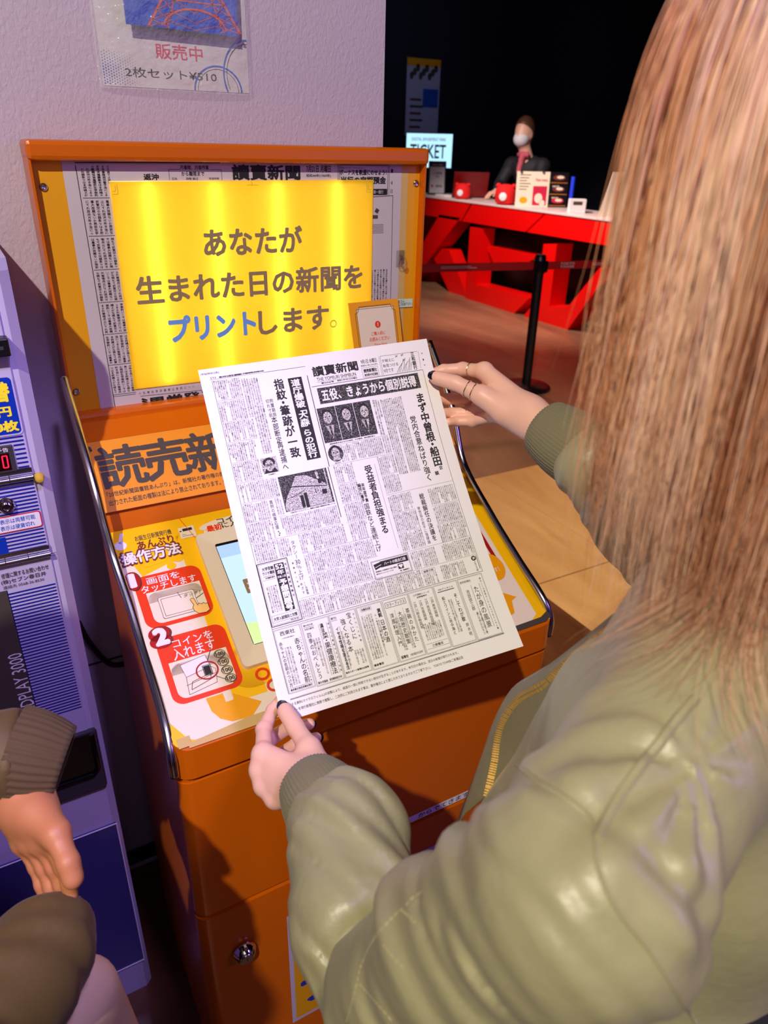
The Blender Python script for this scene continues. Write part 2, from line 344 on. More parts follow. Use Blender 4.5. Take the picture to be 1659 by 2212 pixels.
n = len(r); lid.add([(x, y, .776) for x, y in r]+[(x, y, .829+.541*(y-.74)) for x, y in r], [[i, (i+1) % n, n+(i+1) % n, n+i] for i in range(n)]+[list(range(n, 2*n)), list(range(n))[::-1]])
lid.add([(.118, .765, .79), (.772, .765, .79), (.118, .765, .8425), (.772, .765, .8425), (.118, 1.06, .95), (.772, 1.06, .95), (.118, 1.06, 1.002), (.772, 1.06, 1.002)], [[0, 1, 3, 2], [2, 3, 7, 6], [4, 5, 1, 0], [0, 2, 6, 4], [1, 5, 7, 3], [4, 6, 7, 5]])
lid.build('console_lid', ['orange'], K)
# plate on the lid with the printed instructions
pf = plane_fn((.12, .74, .831), (1, 0, 0), (0, .32, .173))
PM = ['yellow', 'cream', 'red_print', 'white_paint', 'gold_print', 'maroon', 'ink_grey', 'tape', 'deep_red', 'hand_print', 'ink']
YE, CR_, RD, WH, GO, MA, GR, TA, DR, HA, IK = range(11)
A = Art(pf, .0003)
A.poly([(4, 8), (8, 4), (640, 4), (646, 10), (648, 362), (2, 362), (2, 12)], YE)
A.poly([(8, 340), (2, 300), (2, 60), (6, 40), (22, 12), (30, 8), (600, 8), (622, 20), (622, 290), (330, 300), (106, 320), (100, 288), (70, 284), (30, 272)], CR_, 1)
A.poly([(0, 362), (0, 318), (40, 286), (70, 290), (92, 312), (108, 346), (96, 362)], YE, 2)
A.rect(96, 40, 144, 330, YE, 2); A.rrect(100, 52, 190, 120, 30, YE, 2)
A.ell(75, 279, 7, 6.5, YE, 4); A.ell(88, 292, 10, 9, YE, 3)
A.text('お誕生日新聞発行機', 36, 336, 92, 346, GR, .02, 3); A.text('あんぷり', 36, 319, 92, 335, MA, .03, 3)
A.text('操作方法', 5, 294, 99, 322, MA, .09, 4); A.text('操作方法', 8, 297, 96, 319, WH, .035, 5)
A.ell(13, 334, 9, 8, WH, 3); A.path([(13, 338), (20, 356)], 5, WH, 3)
# step 1
A.rrect(14, 182, 114, 272, 16, RD, 3); A.rrect(27, 188, 107, 240, 12, CR_, 4); A.rect(27, 224, 107, 242, CR_, 4); A.rect(14, 200, 27, 262, RD, 4)
A.ell(16, 267, 11, 17, MA, 4); A.ell(14, 268, 11, 16, DR, 5); A.text('1', 8, 256, 19, 281, WH, .06, 6)
A.text('画面を', 33, 255, 82, 267, WH, .015, 6); A.text('タッチします', 22, 242, 104, 255, WH, .015, 6)
A.rrect(40, 193, 94, 230, 3, GR, 5); A.rrect(40.6, 193.6, 93.4, 229.4, 3, CR_, 6); A.frame(44, 197, 90, 226, .6, GR, 7)
A.text('タッチ！', 76, 219, 101, 225, GR, 0, 8, shear=2); A.line((70, 231), (73, 220), .8, GR, 8); A.line((93, 213), (106, 219), .8, GR, 8)
hand = [(84, 213), (87, 215), (90, 213), (92, 201), (95, 204), (98, 201), (101, 203), (104, 200), (107, 201), (107, 189), (101, 186), (90, 187), (85, 193), (84, 199), (87, 203)]
A.poly(hand, HA, 8); A.path(hand+hand[:1], .8, GR, 9)
# step 2
A.rrect(18, 60, 118, 164, 16, RD, 3); A.rrect(27, 67, 110, 120, 12, CR_, 4); A.rect(27, 104, 110, 124, CR_, 4)
for dx, c, l in ((3, MA, 5), (0, DR, 6)):
    A.ell(27+dx, 172, 15, 12, c, l); A.ell(26+dx, 160, 15, 11, c, l)
A.text('2', 18, 153, 39, 182, WH, .07, 7); A.text('コインを', 40, 144, 98, 157, WH, .012, 6); A.text('入れます', 36, 125, 97, 143, WH, .012, 6)
mach = [(41, 116), (78, 121), (80, 102), (44, 96), (41, 116)]; A.poly(mach[:4], 3, 6); A.path(mach, .5, GR, 7)
A.path([(44, 96), (41, 70), (82, 76), (86, 96), (80, 102)], .5, GR, 7); A.path([(46, 76), (75, 83), (78, 92), (50, 87), (46, 76)], .7, GR, 7); A.line((41, 84), (84, 90), .5, GR, 7)
A.rect(70, 91, 79, 104, IK, 8); A.frame(69, 90, 80, 105, .8, GR, 9); A.ring(74, 97, 15, 13, 2, DR, 9)
A.line((78, 110), (89, 128), .9, GR, 9); A.line((84, 84), (104, 68), .9, GR, 9)
for i in range(4):
    cx, cy = 98+3.2*i*.35, 116-13.5*i
    A.ring(cx, cy, 8, 6.2, .7, GR, 8); A.ring(cx, cy, 7, 5.2, .4, GR, 8); A.text('100', cx-5.5, cy-3, cx+5.5, cy+3, GR, .03, 9)
# arrows and the far side of the panel
A.poly([(60, 58), (86, 58), (86, 46), (96, 46), (96, 54), (131, 29), (101, 4), (100, 14), (84, 15), (70, 24), (62, 38)], GO, 3)
A.rect(84, 44, 95, 60, CR_, 4)
for cx, cy in ((146, 67), (156, 46)): A.ring(cx, cy, 9, 8, 4, RD, 4)
A.rrect(500, 108, 612, 270, 16, DR, 3); A.rrect(510, 116, 604, 226, 12, CR_, 4); A.ell(592, 126, 24, 28, GO, 5)
A.text('から', 575, 130, 594, 144, RD, .03, 6); A.text('出ます！', 577, 114, 603, 124, CR_, .02, 6)
A.poly([(560, 92), (604, 60), (592, 56), (584, 34), (556, 26), (540, 40), (540, 92)], GO, 3)
A.poly([(8, 6), (20, 3), (20, -1), (300, -1), (300, 12), (110, 14), (20, 6)], TA, 5)
A.rect(7, 2, 24, 16, TA, 6); A.poly([(632, 2), (646, 8), (646, 20), (626, 12), (300, 9), (300, 1)], GR, 4)
# price bubble above the screen
A.ell(205, 334, 70, 13, CR_, 4); A.poly([(142, 330), (136, 316), (160, 326)], CR_, 4)
A.text('コインを', 166, 335, 226, 346, IK, .02, 5); A.text('最初', 146, 324, 170, 336, RD, .04, 5); A.text('に入れます', 171, 325, 240, 336, IK, .02, 5)
A.rect(103, 322, 128, 343, CR_, 6); A.rect(109, 335, 124, 340, IK, 7); A.rect(104, 335, 107, 337, IK, 7); A.line((106, 326), (124, 326), .7, GR, 7); A.line((106, 329), (112, 329), .7, GR, 7)
A.line((110, 362), (124, 318), .9, RD, 8)
A.build('instruction_panel', PM, K, 'yellow and cream instruction panel with red numbered steps')
# touch screen in a cream bezel
b = MB(); pb = lambda x, y, z: pf(x, y, z)
def raised(mb, poly, h0, h1, mi=0):
    n = len(poly); mb.add([pf(x, y, h0) for x, y in poly]+[pf(x, y, h1) for x, y in poly], [[i, (i+1) % n, n+(i+1) % n, n+i] for i in range(n)]+[list(range(n, 2*n))], mi)
def rr(x0, y0, x1, y1, r, n=5):
    return [(cx+r*math.cos(R_(a+90*k/n)), cy+r*math.sin(R_(a+90*k/n))) for cx, cy, a in ((x1-r, y1-r, 0), (x0+r, y1-r, 90), (x0+r, y0+r, 180), (x1-r, y0+r, 270)) for k in range(n+1)]
SX0, SX1, SY0, SY1 = 122, 500, 80, 317
o_, i_ = rr(SX0, SY0, SX1, SY1, 8), rr(148, 112, 474, 296, 3)
n = len(o_); b.add([pf(x, y, .0005) for x, y in o_]+[pf(x, y, .012) for x, y in o_]+[pf(x, y, .006) for x, y in i_], [[i, (i+1) % n, n+(i+1) % n, n+i] for i in range(n)]+[[n+i, n+(i+1) % n, 2*n+(i+1) % n, 2*n+i] for i in range(n)])
scr = b.build('touch_screen', ['cream'], K, True)
A = Art(lambda x, y, h: pf(x, y, .0055+h), .0003)
A.rect(146, 110, 476, 298, 3); A.rect(149, 113, 473, 291, 0, 1); A.rect(149, 268, 473, 291, 2, 2); A.poly([(149, 113), (473, 113), (473, 135), (300, 128), (190, 140), (149, 150)], 1, 2)
A.rrect(168, 196, 430, 222, 2, 4, 3); A.text('お誕生日の新聞', 172, 199, 420, 219, 5, .05, 4)
A.build('display', ['screen_glow', 'screen_green', 'screen_mid', 'black', 'text_grey', 'white_paint'], scr, 'glowing pale blue screen')
# title strip
tf = plane_fn((.12, 1.0635, 1.0335), (1, 0, 0), (0, .1, .083)); A = Art(tf, .0003)
A.rect(0, 2, 650, 128, 0); A.frame(0, 2, 650, 128, .8, 2, 1)
V = [(9, 40, 83, 116, '読'), (79, 40, 152, 116, '売'), (150, 40, 222, 116, '新'), (222, 40, 296, 116, '聞')]
for x0, y0, x1, y1, c in V: A.text(c, x0, y0, x1, y1, 1, .026, 2)
A.text('「20世紀新聞図書館あんぷり」は、新聞社の著作権の許諾を受けて', 12, 27, 236, 36, 1, .012, 2)
A.text('出力された紙面の複製は法により禁止されております。個人が楽しむ', 12, 12, 236, 22, 1, .012, 2)
A.build('title_panel', ['amber', 'ink_grey', 'orange_dark'], K, 'amber strip with big black characters')
# sign box
b = MB(); b.box((.116, 1.208, 1.517), (.772, 1.285, 1.543), 0, .006); b.box((.118, 1.208, 1.120), (.770, 1.285, 1.146), 0, .006)
b.box((.117, 1.214, 1.14), (.1205, 1.285, 1.52)); b.box((.7665, 1.214, 1.14), (.770, 1.285, 1.52)); b.box((.118, 1.283, 1.13), (.770, 1.286, 1.53))
sg = b.build('sign_box', ['orange'], K)
sf = plane_fn((.118, 1.2315, 0), (1, 0, 0), (0, 0, 1))
A = Art(sf, .0004)
X0, X1, Y0, Y1 = 106, 549, 1172, 1490      # opening behind the lit sheet
for x0, y0, x1, y1 in ((2, 1140, X0, 1520), (X1, 1140, 650, 1520), (X0, 1140, X1, Y0), (X0, Y1, X1, 1520)): A.rect(x0, y0, x1, y1, 0)
A.rect(607, 1140, 624, 1508, 3, 1)
for x0, y0, x1, y1 in ((44, 1140, X0, 1516), (X1, 1140, 610, 1519), (X0, 1140, X1, Y0), (X0, Y1, X1, 1519)): A.rect(x0, y0, x1, y1, 1, 2)
A.line((62, 1514), (278, 1516), 1.2, 2, 3); A.line((62.5, 1511), (67, 1146), 1, 2, 3)
ks = 'の生物化学兵器禁止条約についてはこれまで政府は沖縄毒ガス事件が大きな政治問題にもなっている折から質問外交防衛'
rows = [1510, 1467, 1414, 1365, 1316, 1266, 1216, 1166]
for j, (ya, yb) in enumerate(zip(rows[:-1], rows[1:])):
    A.line((66, yb), (104, yb), .7, 2, 3)
    for i in range(5):
        for k in range(11):
            A.glyph(ks[(i*17+k*3+j*11) % len(ks)], 71+i*7.2, ya-3-(k+.5)*(ya-yb-5)/11, 4.8, (ya-yb-5)/11*.98, 2, .012, 3, down=False, res=1)
for i in range(6):
    for k in range(34): A.glyph(ks[(i*7+k*5) % len(ks)], 553+i*6.2, 1338-k*3.9, 4, 3.9, 2, .01, 3, down=False, res=1)
    if i < 4:
        for k in range(7): A.glyph(ks[(i*9+k*5) % len(ks)], 86+i*7, 1509-k*3.6, 4, 3.6, 2, .01, 3, down=False, res=1)
A.text('返沖', 157, 1491, 180, 1500, 2, .04, 3); A.path([(196, 1491), (196, 1506), (214, 1506)], .6, 2, 3); A.path([(260, 1506), (279, 1506), (279, 1491)], .6, 2, 3)
A.text('月着陸、月面作業', 214, 1506, 259, 1512, 2, .02, 3); A.text('から離陸まで', 215, 1497, 251, 1503.5, 2, .02, 3)
A.text('日本', 200, 1491, 208, 1495, 2, 0, 3); A.text('時刻', 222, 1491, 240, 1495, 2, 0, 3); A.text('経過時間', 258, 1491.5, 274, 1495, 2, 0, 3)
A.text('讀賣新聞', 296, 1491, 414, 1514, 2, .035, 3)
A.text('7月21日 月曜日', 425, 1503, 470, 1513.5, 2, .02, 3); A.text('昭和44年(1969年)', 425, 1495, 470, 1500.5, 2, .01, 3)
A.line((484, 1516), (484, 1491), .8, 2, 3); A.path([(487, 1491), (487, 1514.5), (582, 1514.5), (582, 1467)], .8, 2, 3); A.line((585, 1516), (585, 1466), .6, 2, 3)
A.text('未来バンクで', 488, 1508.5, 510, 1512.5, 2, 0, 3); A.line((512, 1510), (534, 1510), .5, 2, 3); A.text('ボーナスを軌道にのせよう！', 487, 1499, 579, 1508, 2, .03, 3)
A.text('当行の定期預金', 489, 1485, 578, 1497, 2, .04, 3); A.rect(551, 1467, 581, 1477, 2, 3); A.text('第一銀行', 553, 1469, 573, 1475, 1, .01, 4)
A.path([(551, 1464), (593, 1466), (595, 1150)], .9, 2, 3)
A.poly([(556, 1440), (560, 1446), (566, 1442), (562, 1436)], 5, 3); A.rect(551, 1428, 563, 1434, 5, 3)
for k in range(7): A.line((551, 1418-k*2.4), (575, 1418-k*2.4), .6, 5, 3)
for y, t in ((1506, '1'), (1487, '16版'), (1473, '日')): A.text(t, 588, y-3, 592, y+3, 2, 0, 3)
A.line((66, 1163), (103, 1163), .7, 2, 3); A.line((110, 1158), (340, 1150), .7, 2, 3)
A.text('〝異常発光を観測', 111, 1134, 330, 1154, 2, .035, 3)
for k in range(14): A.glyph(ks[k], 110+k*7, 1163, 4, 5, 2, 0, 3, down=False, res=1)
A.build('framed_newspaper', ['sign_yellow', 'news_grey', 'ink', 'tape', 'white_paint', 'ink_grey'], sg, 'grey newspaper page on a yellow backing')
b = MB()
for u in (161, 265, 371, 481): b.tube([(.118+u/1000, 1.2385, 1.178), (.118+u/1000, 1.2385, 1.486)], .0055, 8)
b.build('fluorescent_tubes', ['lamp_tube'], sg)
b = MB(); b.box((.118+.104, 1.2305, 1.170), (.118+.551, 1.281, 1.1715)); b.box((.118+.104, 1.2305, 1.4905), (.118+.551, 1.281, 1.492)); b.box((.2215, 1.2305, 1.17), (.2225, 1.281, 1.492)); b.box((.6685, 1.2305, 1.17), (.6695, 1.281, 1.492)); b.box((.22, 1.279, 1.17), (.67, 1.281, 1.492))
b.build('light_box', ['white_paint'], sg)
nf = plane_fn((.118, 1.2275, 0), (1, 0, 0), (0, 0, 1)); A = Art(nf, .0004)
A.poly([(101, 1172), (551, 1168), (551, 1492), (106, 1489)], 0)
A.text('あなたが', 239, 1377, 413, 1421, 1, .032, 3); A.text('生まれた日の新聞を', 124, 1308, 531, 1353, 1, .032, 3)
A.text('プリント', 169, 1243, 321, 1287, 2, .045, 3); A.text('します', 325, 1241, 462, 1284, 1, .032, 3); A.ring(471, 1249, 6, 6, 1.6, 1, 3)
for x in (108, 546):
    s = 1 if x < 300 else -1; A.path([(x+5*s, 1484), (x+5*s, 1476), (x, 1476)], .4, 3, 3); A.path([(x+8*s, 1486), (x+8*s, 1472), (x, 1472)], .4, 3, 3)
A.line((327, 1490), (327, 1483), .4, 3, 3); A.line((318, 1484), (338, 1484), .4, 3, 3)
A.build('notice_sheet', ['notice_film', 'text_grey', 'text_blue', 'ink_grey'], sg, 'glowing yellow sheet with grey and blue characters')
for u, v in ((15, 1482), (11, 1179), (641, 1486), (638, 1176)):
    MB().lathe([(.0055, 0), (.0055, .002), (.004, .0035), (.0018, .0032), (.001, .0028)], (.118+u/1000, 1.231, v/1000), (0, -1, 0), 14).build('screw', ['steel'], sg, True)
MB().lathe([(.0055, 0), (.0055, .002), (.004, .0035)], tf(4, 115, 0), np.cross((1, 0, 0), (0, .77, .64)), 14).build('screw', ['steel'], K, True)
# clear hook and mint sticker on the right of the sign
b = MB(); b.box((.722, 1.2275, 1.343), (.739, 1.2305, 1.372), 0, .001); b.tube(spline([(.730, 1.226, 1.366), (.730, 1.222, 1.350), (.731, 1.214, 1.346), (.733, 1.212, 1.354)]), .0025, 8)
b.tube([(.7305+.009*math.cos(a), 1.2225, 1.352+.012*math.sin(a)) for a in np.linspace(0, 2*PI, 24)], .0008, 6)
b.build('hook', ['acrylic'], sg, True, 'clear plastic hook')
A = Art(plane_fn((.118, 1.2285, 0), (1, 0, 0), (0, 0, 1)), .0003); A.poly([(592, 1268), (643, 1266.5), (643, 1282), (592, 1284)], 0)
A.text('輪ゴム', 608, 1276, 624, 1281.5, 1, .01, 1); A.text('ご自由にご利用下さい', 594, 1270, 641, 1275.5, 1, .01, 1); A.build('sticker', ['mint', 'ink_grey'], sg, 'pale mint sticker with two lines of writing')
# rails, lock, slot label, poster
for nm, P_ in (('l', [(.110, 1.19, 1.215), (.110, 1.17, 1.20), (.110, 1.088, 1.142), (.111, 1.037, 1.087), (.1125, 1.015, 1.04), (.116, .99, .992), (.120, .94, .946), (.121, .89, .908), (.121, .82, .872), (.1195, .772, .845), (.117, .748, .818), (.117, .746, .786)]),
              ('r', [(.779, 1.19, 1.205), (.779, 1.10, 1.10), (.777, 1.045, 1.005), (.769, .94, .945), (.767, .85, .897), (.766, .79, .868), (.768, .762, .846), (.772, .752, .82), (.772, .752, .79)])):
    V, F = sweep(spline(P_, 8), .0065, 14); mesh('grab_rail', V, F, 'steel', K, True)
b = MB(); b.lathe([(.012, 0), (.020, .003), (.020, .006), (.014, .016), (.012, .018)], (.184, .742, .364), (0, -1, 0), 28); b.lathe([(.011, .018), (.010, .0195), (.0035, .0195)], (.184, .742, .364), (0, -1, 0), 20, 1)
b.box((.1835, .7218, .3605), (.1845, .7228, .3675), 2); b.build('door_lock', ['chrome', 'steel', 'black'], K, True, 'chrome cylinder lock')
A = Art(plane_fn((.12, .7415, 0), (1, 0, 0), (0, 0, 1)), .0003); A.rect(330, 485, 506, 501, 0); A.text('からでてきます', 394, 487.5, 502, 499, 1, .015, 1); A.build('slot_label', ['white_paint', 'ink_grey'], K, 'white strip label above the slot')
A = Art(plane_fn((.12, .7415, 0), (1, 0, 0), (0, 0, 1)), .0003); A.rect(141, 84, 500, 394, 0); A.rect(149, 92, 492, 386, 1, 1)
A.text('見', 158, 318, 262, 376, 2, .04, 2); A.text('憶', 160, 206, 262, 300, 2, .04, 2); A.text('フ', 160, 122, 250, 196, 3, .04, 2); A.build('door_poster', ['violet_trim', 'sign_yellow', 'ink', 'label_blue'], fd, 'yellow poster with a pale border')
# notice card leaning on the sign
cf = plane_fn((.118+.513, 1.205, 1.15), (.96, -.03, .02), (-.105, .10, 1)); A = Art(cf, .0003)
b = MB(); b.add([cf(x, y, h) for h in (0, -.002) for x, y in ((-1, 0), (103, 0), (103, 137), (-1, 137))], [[0, 1, 2, 3], [7, 6, 5, 4], [0, 4, 5, 1], [1, 5, 6, 2], [2, 6, 7, 3], [3, 7, 4, 0]])
card = b.build('notice_card', ['gold_print'], None, label='small gold framed card with red exclamation mark before the lit yellow sign', category='card')
A.rrect(14, -2, 90, 126, 5, 1, 0); A.path([(10, -2), (10, 116), (16, 119), (19, 128), (85, 128), (88, 119), (94, 116), (94, -2)], .9, 3, 1); A.path([(13, -2), (13, 124), (91, 124), (91, -2)], .7, 3, 1)
A.ell(54, 93, 6, 6.5, 2, 1); A.text('！', 53, 89.5, 55, 96.5, 1, .03, 2); A.text('ご購入前に', 38, 73, 68, 80, 2, .012, 1); A.text('お読みください', 33, 62, 76, 70, 2, .012, 1); A.text('Please Note', 42, 53, 69, 58, 2, 0, 1)
A.build('print', ['gold_print', 'cream', 'red_print', 'ink_grey'], card, 'cream card face with red writing')
# ------------------------------------------------------------ coin changer beside the kiosk
G = thing('coin_changer', 'pale lilac money changer with blue stripes and label, left of the orange kiosk', 'money changer', (-.14, 1.12, 0))
b = MB(); cx1, cx0 = .054, -.34
prof = [(cx0, .997), (cx0+.006, .993), (cx1-.012, .993), (cx1, 1.004), (cx1, 1.28), (cx0, 1.28)]
b.prism(prof, 2, .0, 1.405); b.add([(x, y, 1.405) for x, y in prof]+[(x, y+.006, 1.418) for x, y in prof[:4]]+[(x, y, 1.418) for x, y in prof[4:]], [[i, (i+1) % 6, 6+(i+1) % 6, 6+i] for i in range(6)]+[list(range(6, 12))])
b.build('cabinet', ['lilac_paint'], G)
gf = plane_fn((.054, .9925, 0), (1, 0, 0), (0, 0, 1))
MB().box((-.33, .989, .70), (.034, .9935, 1.385), 0, .0015).build('door', ['lilac_paint'], G)
gf = plane_fn((.054, .9885, 0), (1, 0, 0), (0, 0, 1)); A = Art(gf, .0003)
def stripes(z0, z1, n, x0, x1):
    for i in range(n):
        z = z0+(z1-z0)*i/(n-1); A.rect(x0, z-1.1, x1, z+1.1, 0)
stripes(1290, 1306, 3, -380, -34); stripes(1340, 1362, 4, -380, -34); stripes(1197.5, 1203, 2, -380, -23); stripes(1161, 1192, 6, -36, -23); stripes(1154, 1157.5, 2, -380, -22)
stripes(1098, 1140, 9, -380, -22); stripes(1036, 1068, 7, -380, -22); stripes(750, 978, 43, -88, -22)
A.rect(-380, 745, -83, 985, 1); A.rect(-380, 745, -84, 985, 3, 1); A.rect(-380, 1034, -70, 1066, 4, 1)
A.line((-380, 1149), (-14, 1149), .8, 3); A.line((-380, 1027), (-12, 1027), .8, 3)
V, F = text_shape('SANDPLAY 3000', 0.004)
lo, hi = V.min(0), V.max(0); U = (V-lo)/(hi-lo)
A.put(np.stack([-84.5-19*U[:, 1], 746+134*U[:, 0]], 1), F, 2, 3, V[:, 2])
A.text('修理に関するお問い合わせ', -86, 1004, -26, 1012, 3, .01, 1); A.text('(株)セブン春日井', -88, 994, -31, 1002, 3, .01, 1); A.text('連絡先 0568-36-8530', -87, 987, -35, 992.5, 3, 0, 1)
A.build('stripe_print', ['line_blue', 'navy', 'white_paint', 'ink_grey', 'label_blue'], G, 'blue stripes, dark name strip and black contact lettering')
A = Art(gf, .0003); A.rrect(-200, 1208, -23, 1281, 5, 0, 2); A.rrect(-200, 1205.5, -21, 1283.5, 6, 3, 1)
A.text('両替', -70, 1250, -27, 1276, 1, .05, 3); A.text('千円', -64, 1231, -30, 1245, 1, .04, 3); A.text('10枚', -58, 1211, -25, 1226, 1, .05, 3)
A.build('label', ['label_blue', 'label_yellow', 'white_paint', 'violet_trim'], G, 'deep blue label with yellow characters')
b = MB(); b.box((-.085, .970, 1.310), (.037, .99, 1.332), 0, .002); b.box((-.08, .9695, 1.319), (.030, .9705, 1.323), 1); b.build('note_slot', ['black', 'dark_grey'], G)
b = MB(); b.box((-.11, .9855, 1.158), (.0165, .9895, 1.194), 0, .001); b.box((-.10, .985, 1.161), (.0105, .9857, 1.184), 1); dp = b.build('count_display', ['dark_grey', 'led_window'], G)
A = Art(plane_fn((.054, .9847, 0), (1, 0, 0), (0, 0, 1)), .0002)
for q in (0, -11):
    for p0, p1 in (((-52.5, 1165), (-51.8, 1181)), ((-47, 1165), (-46.3, 1181)), ((-52, 1181), (-46.6, 1181)), ((-52.4, 1165), (-47, 1165))): A.line((p0[0]+q, p0[1]), (p1[0]+q, p1[1]), 1.6, 0)
A.text('予告', -57, 1186, -43, 1192, 1, .01); A.build('digits', ['led_red', 'white_paint'], dp, 'red lit digits')
for z, x1 in ((1.147, -21), (1.0295, -20)):
    b = MB()
    for k in range(8):
        xa = .054+x1/1000-.0285*k; b.tube([(xa-.0275, .984, z), (xa, .984, z)], .0042, 12)
    b.box((.054+x1/1000-.23, .987, z-.002), (.054+x1/1000, .9895, z+.012)); b.build('hinge', ['steel'], G, True)
b = MB(); b.lathe([(.0105, 0), (.011, .003), (.009, .006), (.006, .0065)], (-.006, .9885, 1.112), (0, -1, 0), 24); b.lathe([(.0062, .0065), (.0058, .012), (.004, .012), (.0038, .009)], (-.006, .9885, 1.112), (0, -1, 0), 20, 0); b.build('lock', ['chrome'], G, True)
MB().lathe([(.0065, 0), (.0068, .004), (.0045, .010), (.001, .0115)], (.0395, .9885, 1.1435), (0, -1, 0), 20).build('knob', ['brass_knob'], G, True, 'yellow translucent knob')
A = Art(gf, .0003); A.rrect(-190, 1071.5, -21.5, 1096, 4, 0, 2); A.rrect(-188, 1073, -23, 1094.5, 3, 1, 3); A.text('表示は両替可能', -72, 1085, -29, 1092, 2, .01, 4); A.text('表示は硬貨切れ', -73, 1075.5, -31, 1082.5, 2, .01, 4); A.build('notice_label', ['pink_red', 'white_paint', 'print_blue'], G, 'white label with a pink border')
b = MB(); b.box((-.34, .984, .57), (.046, .996, .70), 0, .006); tr = b.build('coin_tray', ['dark_grey'], G)
b = MB(); b.prism([(-.34, .615), (.027, .615), (.036, .625), (.036, .697), (-.34, .697)], 1, .9825, .9845); b.tube([(-.33, .981, .612), (.028, .981, .612), (.037, .981, .622), (.037, .981, .697)], .004, 8); b.build('tray_opening', ['black_gloss'], tr, True)
b = MB(); b.box((-.33, .9895, .09), (.047, .9935, .478), 0, .001); b.build('service_panel', ['service_mirror'], G)
b = MB()
for p, q in (((-.33, .478), (.047, .478)), ((.047, .478), (.047, .09)), ((.047, .09), (-.054, .09)), ((-.054, .09), (-.054, .478))): b.tube([(p[0], .9885, p[1]), (q[0], .9885, q[1])], .0012, 6)
b.build('panel_edge', ['white_paint'], G)
# cable on the wall between the two machines
V, F = sweep(spline([(.066, 1.27, .72), (.08, 1.278, .66), (.11, 1.275, .60), (.16, 1.28, .585), (.20, 1.28, .56), (.21, 1.282, .4), (.20, 1.284, .2), (.195, 1.285, .03)], 8), .0055, 10)
mesh('power_cable', V, F, 'rubber', None, True, label='black power cable hanging on the wall between changer and orange kiosk', category='cable')
# ------------------------------------------------------------ poster sleeve on the wall
wf = plane_fn((0, 1.2895, 0), (1, 0, 0), (0, 0, 1)); P = thing('price_poster', 'clear plastic sleeve with price sheet and tower photo taped to the white wall', 'poster', (.36, 1.288, 1.7))
A = Art(wf, .0004); A.rect(246, 1616, 472, 1932, 0)
for i in range(17):
    for j in range(12):
        r = 1.15*(1-i/19)*(1-.5*max(0, j-6)/6)
        if r > .25: A.ell(248.5+i*3.6, 1619+j*3.6+(i % 2)*1.8, r, r, 1, 1, 8)
A.text('販売中', 327, 1655, 399, 1675, 2, .012, 1); A.text('2枚セット¥510', 279, 1629, 419, 1642, 3, .006, 1)
A.ring(421, 1616.5, 38, 34, 2.4, 4, 1, 0, PI); A.ring(421, 1616.5, 33, 30, .7, 3, 1, 0, PI)
A.ring(471, 1640, 40, 48, 2.4, 4, 2, PI/2, PI*1.16); A.ring(471, 1640, 35, 43, .7, 3, 2, PI/2, PI*1.16)
A.build('price_sheet', ['poster_sheet', 'print_blue', 'pink_red', 'ink', 'print_blue'], P, 'pale sheet with crimson and black price lettering')
pp = plane_fn((0, 1.268, 0), (1, 0, 0), (0, 0, 1)); b = MB(); b.add([pp(x, y, h) for h in (0, -.0015) for x, y in ((284, 1693), (450, 1690), (453, 1925), (280, 1925))], [[0, 1, 2, 3], [7, 6, 5, 4], [0, 4, 5, 1], [1, 5, 6, 2], [2, 6, 7, 3], [3, 7, 4, 0]])
ph = b.build('tower_photo', ['photo_blue'], P, label='blue photo of a red lattice tower')
A = Art(pp, .0003)
lx = lambda z, s: 385+s*(14+.30*(1800-z)+.0021*(1800-z)**2 if z < 1800 else 14*(1900-z)/100+2)
zs = [1693, 1702, 1714, 1728, 1744, 1762, 1782, 1804, 1830, 1860, 1890]
for s in (-1, 1):
    pts = [(lx(z, s), z) for z in zs]; A.path(pts, 3.2, 0, 1); pin = [(385+(x-385)*.62, z) for x, z in pts if z < 1800]; A.path(pin, 1.6, 0, 1)
    for i in range(len(zs)-1):
        A.line((lx(zs[i], s), zs[i]), (385+(lx(zs[i+1], s)-385)*.55, zs[i+1]), 1, 0, 1); A.line((385+(lx(zs[i], s)-385)*.55, zs[i]), (lx(zs[i+1], s), zs[i+1]), 1, 0, 1)
        A.line((385, zs[i]), (385+(lx(zs[i+1], s)-385)*.6, zs[i+1]), .8, 0, 1)
for z in zs[3:]: A.line((lx(z, -1), z), (lx(z, 1), z), 1.6, 0, 1)
A.ring(385, 1693, 47, 26, 2.6, 0, 2, .15, PI-.15); A.build('tower', ['tower_red'], ph, 'red lattice tower in the photo')
n, mrow = 14, 18; V = []; F = []
for j in range(mrow+1):
    for i in range(n+1):
        x = 240+236*i/n; z = 1613+325*j/mrow
        y = 1.262-.006*math.sin(9*j/mrow+2)*math.sin(PI*i/n)-.012*max(0, min(1, (z-1685)/30))*math.sin(PI*i/n) if 0 < i < n else 1.284
        if z < 1680: y = min(1.285, y+.018*(1680-z)/67)
        V.append((x/1000, y, z/1000))
for j in range(mrow):
    for i in range(n): F.append([j*(n+1)+i, j*(n+1)+i+1, (j+1)*(n+1)+i+1, (j+1)*(n+1)+i])
mesh('plastic_sleeve', V, F, 'sleeve_film', P, True)
